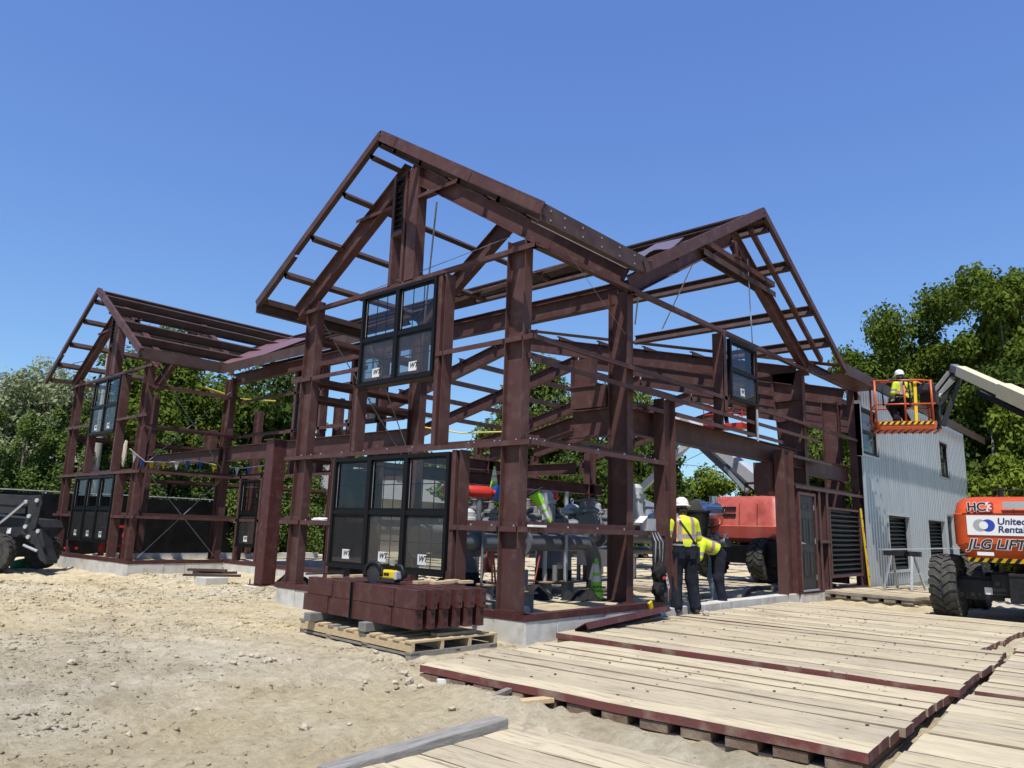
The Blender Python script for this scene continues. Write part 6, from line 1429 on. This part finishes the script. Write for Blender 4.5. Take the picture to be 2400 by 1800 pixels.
w2 += [(V3(.20, .38, 1.08), V3(.27, .42, .86), .068, .066, .04, 0), (V3(.27, .42, .86), V3(.10, .50, .72), .044, .036, .02, 2), (V3(-.20, .38, 1.08), V3(-.22, .46, .86), .068, .064, .04, 0), (V3(-.22, .46, .86), V3(-.10, .56, .68), .044, .036, .02, 2)]
w2 += hand(V3(.09, .505, .71), V3(.03, .53, .67), (0, .3, 1), 4, .6)+hand(V3(-.09, .57, .67), V3(-.03, .60, .63), (0, .3, 1), 4, .6)
ang = math.atan2(1.12-1.03, .33-.05)
def ctr2(c):
    y, z = c[:, 1]-.05, c[:, 2]-1.03; s_ = y*math.cos(ang)+z*math.sin(ang); return np.stack([c[:, 0], y*0, 1.08+s_], 1)
def paint2(c, b):
    tor = (b == 0) & (c[:, 2] > .94); bb = b.copy(); bb[~tor & (b == 0)] = 99; bb = stripes(c, bb, ctr2); bb[bb == 99] = 0
    arm = (b == 0) & (np.abs(c[:, 0]) >= .19) & (np.abs(c[:, 2]-.93) < .03); bb[arm] = 5
    jk = (bb == 0) & (c[:, 1] > .38) & (np.abs(c[:, 0]) < .1); bb[jk] = 9
    dark = (bb == 7) & (c[:, 0] < .0); bb[dark] = 1
    kn = (bb == 7) & (c[:, 2] > .55); bb[kn & (c[:, 0] < .06)] = 1
    return bb
def parts2(t):
    hardhat(t, (0, .60, .975), (0, .85, -.45), (0, -.45, -.85), True, DGREY)
    blob('hair', HAIR, t, (0, .54, 1.06), (.085, .08, .07), 0)
    MB().obox((.13, .52, .70), ((1, .3, 0), (-.3, 1, 0), EZ), (.06, .05, .05)).build('yellow_tool', YELLOW, t, bevel=.02)
q = PZ(1676, 1420, -.222)
person('person', 'worker bent over in yellow hi-vis vest, blue jeans and grey boots behind the standing worker', (q[0]+.12, q[1]+.04, -.216), R(58), w2, paint2, parts2)
# worker 3: in the lift basket, facing the wall
def paint3(c, b): return paint1(c+V3(0, .08, .40), b)
w3 = legs((-.10, -.10, .52), (-.13, .24, .48), (-.15, .02, .105), (.10, -.10, .52), (.135, .22, .47), (.17, .04, .105), 1, r=(.115, .10, .088))
w3 += [(p[0]-V3(0, .08, .40), p[1]-V3(0, .08, .40), *p[2:]) for p in w1[10:]]
def parts3(t):
    hardhat(t, (0, -.005, 1.275), (0, .12, 1), (0, 1, -.1), False); blob('hair', HAIR, t, (0, -.035, 1.20), (.088, .075, .075), 0)
    MB().tube([(-.1, -.21, 1.05), (.0, -.23, .85), (.1, -.21, 1.05)], .014, 6).tube([(-.13, -.18, .6), (0, -.23, .85), (.13, -.18, .6)], .014, 6).build('harness_strap', BLACK, t, smooth=True)
    MB().tube([(.145*math.cos(a)*1.42, .135*math.sin(a)-.08, .63) for a in np.linspace(0, 6.283, 25)], .02, 6).build('belt', BLACK, t)
bw = bask+bx_
person('person', 'worker in yellow hi-vis jacket and white hard hat crouching in the orange lift basket', (bw[0]+.02, bw[1]+.02, bw[2]+.115), R(-35), w3, paint3, parts3, res=.016)
fb = FB.location
person('person', 'tiny worker in yellow in the distant red lift basket', (fb.x, fb.y+.2, fb.z+.165), R(-60), w3, paint3, parts3, res=.03)
# ---------------------------------------------------------------- fence, pole, wires, houses
FABRIC = mat('black_screen_fabric', (.006, .0065, .007), (.014, .0145, .016), spec=.04, rough=.9, scale=1.5, bump=.5, bscale=5)
FN = thing('privacy_fence', 'long chain fence covered with black screen fabric under the dark hedge', 'fence')
def fence_run(a, b, h=2.25, z=-.42):
    a = np.array(a, float); b = np.array(b, float); n = max(1, int(np.linalg.norm(b-a)/3)); 
    for i in range(n):
        p, q = a+(b-a)*i/n, a+(b-a)*(i+1)/n; m_ = 8; vs = []
        d = (q-p)/np.linalg.norm(q-p); nn_ = np.array((-d[1], d[0]))
        for j in range(m_+1):
            r_ = p+(q-p)*j/m_; w = .03*math.sin(j*1.9+i*2.3); sag = .025*math.sin(math.pi*j/m_)+.015*math.sin(j*2.6+i)
            vs += [(r_[0]+nn_[0]*w, r_[1]+nn_[1]*w, z), (r_[0]-nn_[0]*w, r_[1]-nn_[1]*w, z+h*.5), (r_[0], r_[1], z+h-.07-abs(sag))]
        MB().add(vs, [(j*3+k, (j+1)*3+k, (j+1)*3+k+1, j*3+k+1) for j in range(m_) for k in range(2)]).build('screen_panel', FABRIC, FN, smooth=True)
        MB().tube([(p[0]+.03, p[1]+.1, z-.1), (p[0]+.03, p[1]+.1, z+h-.02)], .03, 8).build('post', GALV, FN)
        MB().tube([(p[0], p[1], z+h), (q[0], q[1], z+h)], .017, 8).build('top_rail', GALV, FN)
fence_run((-14, 21.6), (34, 24.5)); fence_run((34, 24.5), (44, 10)); 
def wire(pts, r_, name, label): MB().tube(pts, r_, 5).build(name, mat('dark_wire', (.03, .03, .032), rough=.6), label=label, cat='wire')
q = PD(222, 1100, 32.5); MB().tube([(q[0], q[1], -.5), (q[0], q[1], 8.2)], [.17, .13], 12).build('utility_pole', POLE, smooth=35, label='pale wooden utility pole standing in the hedge behind the set-back wing', cat='pole')
pt = (q[0], q[1], 7.8)
wire([PD(-60, 925, 30), PD(60, 893, 29), PD(180, 850, 28), PD(420, 800, 27)], .012, 'overhead_wire', 'dark overhead wire passing behind the set-back wing roof')
wire([pt, (q[0]+9, q[1]-3, 6.2), (q[0]+20, q[1]-5, 6.2)], .014, 'overhead_wire', 'thin overhead cable sagging behind the recessed wall')
a, b = PD(1585, 1000, 60), PD(1760, 1130, 60)
for i, (p_, r_) in enumerate((((1520, 1110), (1700, 1035)), ((1540, 1040), (1690, 1020)), ((1560, 1085), (1900, 1105)))):
    wire([PD(*p_, 58), PD((p_[0]+r_[0])/2, (p_[1]+r_[1])/2+6, 58), PD(*r_, 58)], .022, 'overhead_wire', ['dark wire rising across the wide doorway sky', 'upper dark wire crossing the wide doorway sky', 'low dark wire crossing the wide doorway sky'][i])
def house(label, px, d, w_, dp, h, roofh, rz, wall, roof):
    q = PD(px, 1300, d); t = thing('house', label, 'house', (q[0], q[1], -.5), rz)
    MB().box(-w_/2, w_/2, -dp/2, dp/2, 0, h).build('wall', wall, t)
    MB().add([(-w_/2-.4, -dp/2-.4, h-.1), (w_/2+.4, -dp/2-.4, h-.1), (w_/2+.4, dp/2+.4, h-.1), (-w_/2-.4, dp/2+.4, h-.1), (-w_/2-.4, 0, h+roofh), (w_/2+.4, 0, h+roofh)], [(0, 1, 5, 4), (2, 3, 4, 5), (1, 2, 5), (3, 0, 4), (3, 2, 1, 0)]).build('roof', roof, t)
    for k in (-.3, .15): 
        wn = MB().box(w_*k-.5, w_*k+.5, -dp/2-.06, -dp/2-.01, 1.0, 2.1).build('window', WHITE, t); MB().box(w_*k-.42, w_*k+.42, -dp/2-.08, -dp/2-.061, 1.08, 2.02).build('pane', BLACK, wn)
house('low grey house with shingle roof behind the fence beyond the pipework', 820, 42, 12, 8, 2.9, 1.7, R(10), mat('beige_siding', (.42, .39, .33), rough=.9), mat('grey_shingles', (.17, .165, .16), (.24, .23, .22), rough=.95, scale=8))
house('small house with brown roof glimpsed behind the hedge by the utility pole', 318, 40, 7, 6, 3.6, 1.5, R(-20), mat('pale_siding', (.5, .48, .42), rough=.9), MATS['grey_shingles'])
# ---------------------------------------------------------------- trees
LF = dict(maple=leafmat('maple_leaf', (0.078, 0.132, 0.019), (0.188, 0.252, 0.036)), dark=leafmat('dark_leaf', (0.057, 0.102, 0.021), (0.132, 0.189, 0.036)), pale=leafmat('pale_leaf', (0.263, 0.325, 0.163), (0.425, 0.475, 0.263)), cedar=leafmat('cedar_leaf', (0.118, 0.186, 0.046), (0.228, 0.323, 0.080)), bright=leafmat('bright_leaf', (0.143, 0.217, 0.027), (0.285, 0.360, 0.048)), mid=leafmat('mid_leaf', (0.105, 0.165, 0.036), (0.225, 0.285, 0.063)))
def leaves(rng, centers, radii, n, size, up=.8, flat=1.0):
    """n leaf quads spread through ellipsoidal clumps, denser towards each clump's skin"""
    m_ = len(centers); vol = radii.prod(1)**(2/3.); k = rng.choice(m_, n, p=vol/vol.sum())
    d = rng.normal(size=(n, 3)); d /= np.linalg.norm(d, axis=1)[:, None]; r_ = rng.uniform(.25, 1, n)**.45
    c = centers[k]+d*radii[k]*r_[:, None]*(1+.18*rng.normal(size=(n, 1)))
    nrm = d*.7+rng.normal(size=(n, 3))*.75+np.array((0, 0, up)); nrm /= np.linalg.norm(nrm, axis=1)[:, None]
    t = np.cross(nrm, rng.normal(size=(n, 3))); t /= np.linalg.norm(t, axis=1)[:, None]; b = np.cross(nrm, t)
    s = size*rng.uniform(.45, 1.5, (n, 1)); V = np.stack([c-t*s, c-b*s*.62*flat+nrm*s*.12, c+t*s, c+b*s*.62*flat+nrm*s*.12], 1).reshape(-1, 3)
    return V, np.arange(n*4).reshape(-1, 4)
def tree(name, label, px, d, top, width, kind, seed, n=14000, base=.25, size=.17, shape='round', cat='tree', group=None, trunk=True, nclump=46):
    rng = np.random.RandomState(seed); size *= .76; n = int(n*1.3); q = PD(px, 1290, d); sl_ = np.linalg.norm(PD(px, top, d)-CAM); H = PD(px, top, d)[2]+.5; rad = width/2*sl_/FOC
    t = thing(name, label, cat, (q[0], q[1], -.5), 0, group)
    cz = H*(base+(1-base)/2); hz = H*(1-base)/2
    C = []; Rr = []
    for i in range(nclump):
        if shape == 'cone':
            f = rng.uniform(0, 1)**1.0; z = H*(base+(1-base)*f); rr_ = rad*(1-f)**.65*1.05+.12; a = rng.uniform(0, 6.283); rho = rr_*rng.uniform(.35, .85)
            C.append((rho*math.cos(a), rho*math.sin(a), z)); s = rad*rng.uniform(.28, .45)*(1-.55*f); Rr.append((s, s, s*1.5))
        else:
            if i % 6 >= 4:
                v = rng.normal(size=3); v /= np.linalg.norm(v); v *= rng.uniform(.1, .72); C.append((v[0]*rad, v[1]*rad, cz+v[2]*hz*.9)); s = rad*rng.uniform(.16, .27); Rr.append((s*1.2, s*1.2, s*.8)); continue
            if i % 6 == 0:
                v = rng.normal(size=3); v /= np.linalg.norm(v); v *= rng.uniform(.30, .66)
                if v[2] < -.5: v[2] *= .5
                lobe = v; lr = rng.uniform(.20, .38)
            w_ = rng.normal(size=3); w_ /= np.linalg.norm(w_); w_ *= lr*rng.uniform(.45, 1.0); v = lobe+w_
            C.append((v[0]*rad, v[1]*rad, cz+v[2]*hz)); s = rad*rng.uniform(.13, .27); Rr.append((s*1.2, s*1.2, s*.78))
    C = np.array(C); Rr = np.array(Rr)
    V, Q = leaves(rng, C, Rr, n, size)
    lo, hi = np.percentile(V[:, 2], (.3, 99.9)); zl = H*base*.9; V[:, 2] = zl+(V[:, 2]-lo)*(H-zl)/(hi-lo); C[:, 2] = zl+(C[:, 2]-lo)*(H-zl)/(hi-lo)
    f = rad/np.percentile(np.hypot(V[:, 0], V[:, 1]), 98.5); V[:, :2] *= f; C[:, :2] *= f
    me = npmesh('crown', V, Q); me.materials.append(LF[kind]); link('crown', me, t)
    if trunk:
        tr = MB(); r0 = .05*rad+.10
        tr.tube([(0, 0, 0), (.1*rad*rng.normal()*.3, 0, H*base), (.06*rad*rng.normal(), .06*rad*rng.normal(), H*.55), (0, 0, H*.82)], [r0, r0*.75, r0*.42, r0*.12], 9)
        for i in rng.choice(nclump, min(nclump, 11), replace=False):
            z0 = H*base*rng.uniform(.75, 1.5); e = C[i]; m1 = np.array((e[0]*.45, e[1]*.45, z0+(e[2]-z0)*.55)); tr.tube([(0, 0, min(z0, H*.7)), m1, e], [r0*.38, r0*.22, r0*.06], 6)
        tr.build('trunk', BARK, t, smooth=True)
    return t
T = tree
T('poplar_tree', 'pale grey green poplar tree rising behind the dark hedge', 95, 46, 838, 300, 'pale', 1, 34000, .05, .11, nclump=70)
T('poplar_tree', 'smaller pale poplar tree at the edge of the dark hedge', -20, 44, 868, 220, 'pale', 2, 18000, .05, .11)
T('maple_tree', 'dark maple tree with bright upper leaves behind the set-back wing', 330, 38, 768, 400, 'maple', 3, 40000, .12, .11, nclump=60)
T('maple_tree', 'dark maple tree behind the recessed wall', 540, 40, 850, 330, 'dark', 4, 26000, .1, .12)
T('maple_tree', 'dark spreading tree behind the free standing porch post', 640, 46, 905, 240, 'mid', 5, 16000, .1, .13)
hx = [-60, 20, 95, 165, 235, 300, 370, 440, 510, 580, 650, 720]
hy = [955, 962, 958, 940, 985, 990, 1010, 1020, 1030, 1045, 1060, 1070]
hl = ['at the loader end of the hedge', 'behind the loader arm', 'beside the green sock end of the hedge', 'rising highest in the hedge', 'beside the utility pole', 'behind the bunting line start', 'behind the fence gap under the recessed roof', 'behind the cross bracing rods', 'behind the recessed wall window', 'behind the porch post', 'at the thin end of the hedge', 'last in the hedge before the near wing']
for i in range(12): T('arborvitae', 'dense dark arborvitae %s' % hl[i], hx[i], 33.0+(i % 3)*.9, hy[i], 120, 'cedar', 30+i, 14000, .0, .075, 'cone', group='arborvitae hedge behind the fence', trunk=True, nclump=44)
ml = ['left of the near wing window seen through the frame', 'between the window and the corner column', 'tallest one seen right of the corner column', 'beside the corner column crown', 'behind the second column', 'behind the stub post', 'behind the standing worker', 'in the wide doorway beside the grey boom', 'in the wide doorway behind the silver duct', 'in the wide doorway under the dark wires', 'behind the black six panel door', 'behind the post at the cladding edge']
for i, (px, top, wd, d, kd) in enumerate(((800, 1065, 260, 48, 'mid'), (1010, 1060, 230, 50, 'mid'), (1290, 845, 250, 52, 'mid'), (1185, 985, 210, 50, 'mid'), (1440, 880, 200, 55, 'mid'), (1370, 960, 220, 48, 'dark'), (1530, 1010, 190, 50, 'dark'), (1800, 1060, 200, 55, 'mid'), (1650, 1098, 180, 60, 'bright'), (1580, 1130, 150, 58, 'mid'), (1950, 960, 230, 50, 'dark'), (2010, 1010, 180, 46, 'mid'))):
    T('broadleaf_tree', 'green broadleaf tree %s' % ml[i], px, d, top, wd, kd, 60+i, 18000 if wd < 240 else 26000, .04, .13, nclump=40, group='trees behind the building')
for i, (px, top, wd, d) in enumerate(((900, 1105, 210, 44), (1100, 1110, 210, 43), (1250, 1090, 220, 42), (1400, 1100, 200, 42), (1510, 1130, 170, 42), (700, 1090, 190, 40), (1720, 1190, 190, 50), (1880, 1120, 200, 46))):
    T('broad_shrub', 'low dark shrub %s' % ('under the trees left of the three part window', 'under the trees behind the red cylinder', 'under the trees behind the galvanised posts', 'under the trees behind the second column', 'under the trees behind the grey canopy', 'behind the near wing left column', 'under the doorway trees behind the red lift', 'under the trees behind the six panel door')[i], px, d, top, wd, 'dark', 80+i, 11000, .0, .12, nclump=30, cat='shrub', group='shrubs behind the building', trunk=False)
T('maple_tree', 'broad dark green maple behind the corrugated wall and lift basket', 2110, 42, 735, 250, 'maple', 101, 42000, .2, .10, nclump=52)
T('maple_tree', 'tall dark green maple with gaps of sky beside the raised boom', 2240, 44, 678, 290, 'maple', 102, 52000, .2, .10, nclump=56)
T('maple_tree', 'tallest dark green maple at the boom end of the row', 2415, 40, 615, 230, 'maple', 103, 46000, .18, .095, nclump=52)
T('maple_tree', 'bright leafy lower maple under the raised boom', 2350, 36, 935, 240, 'bright', 104, 30000, .06, .09, nclump=44)
T('maple_tree', 'dark lower maple behind the counterweight exhaust', 2300, 40, 1000, 260, 'dark', 105, 22000, .03, .11)
T('maple_tree', 'dark maple beyond the corrugated wall end', 2210, 50, 900, 240, 'dark', 106, 20000, .03, .13)
T('maple_tree', 'dark maple outermost beside the orange counterweight', 2450, 38, 850, 240, 'dark', 107, 20000, .03, .12)
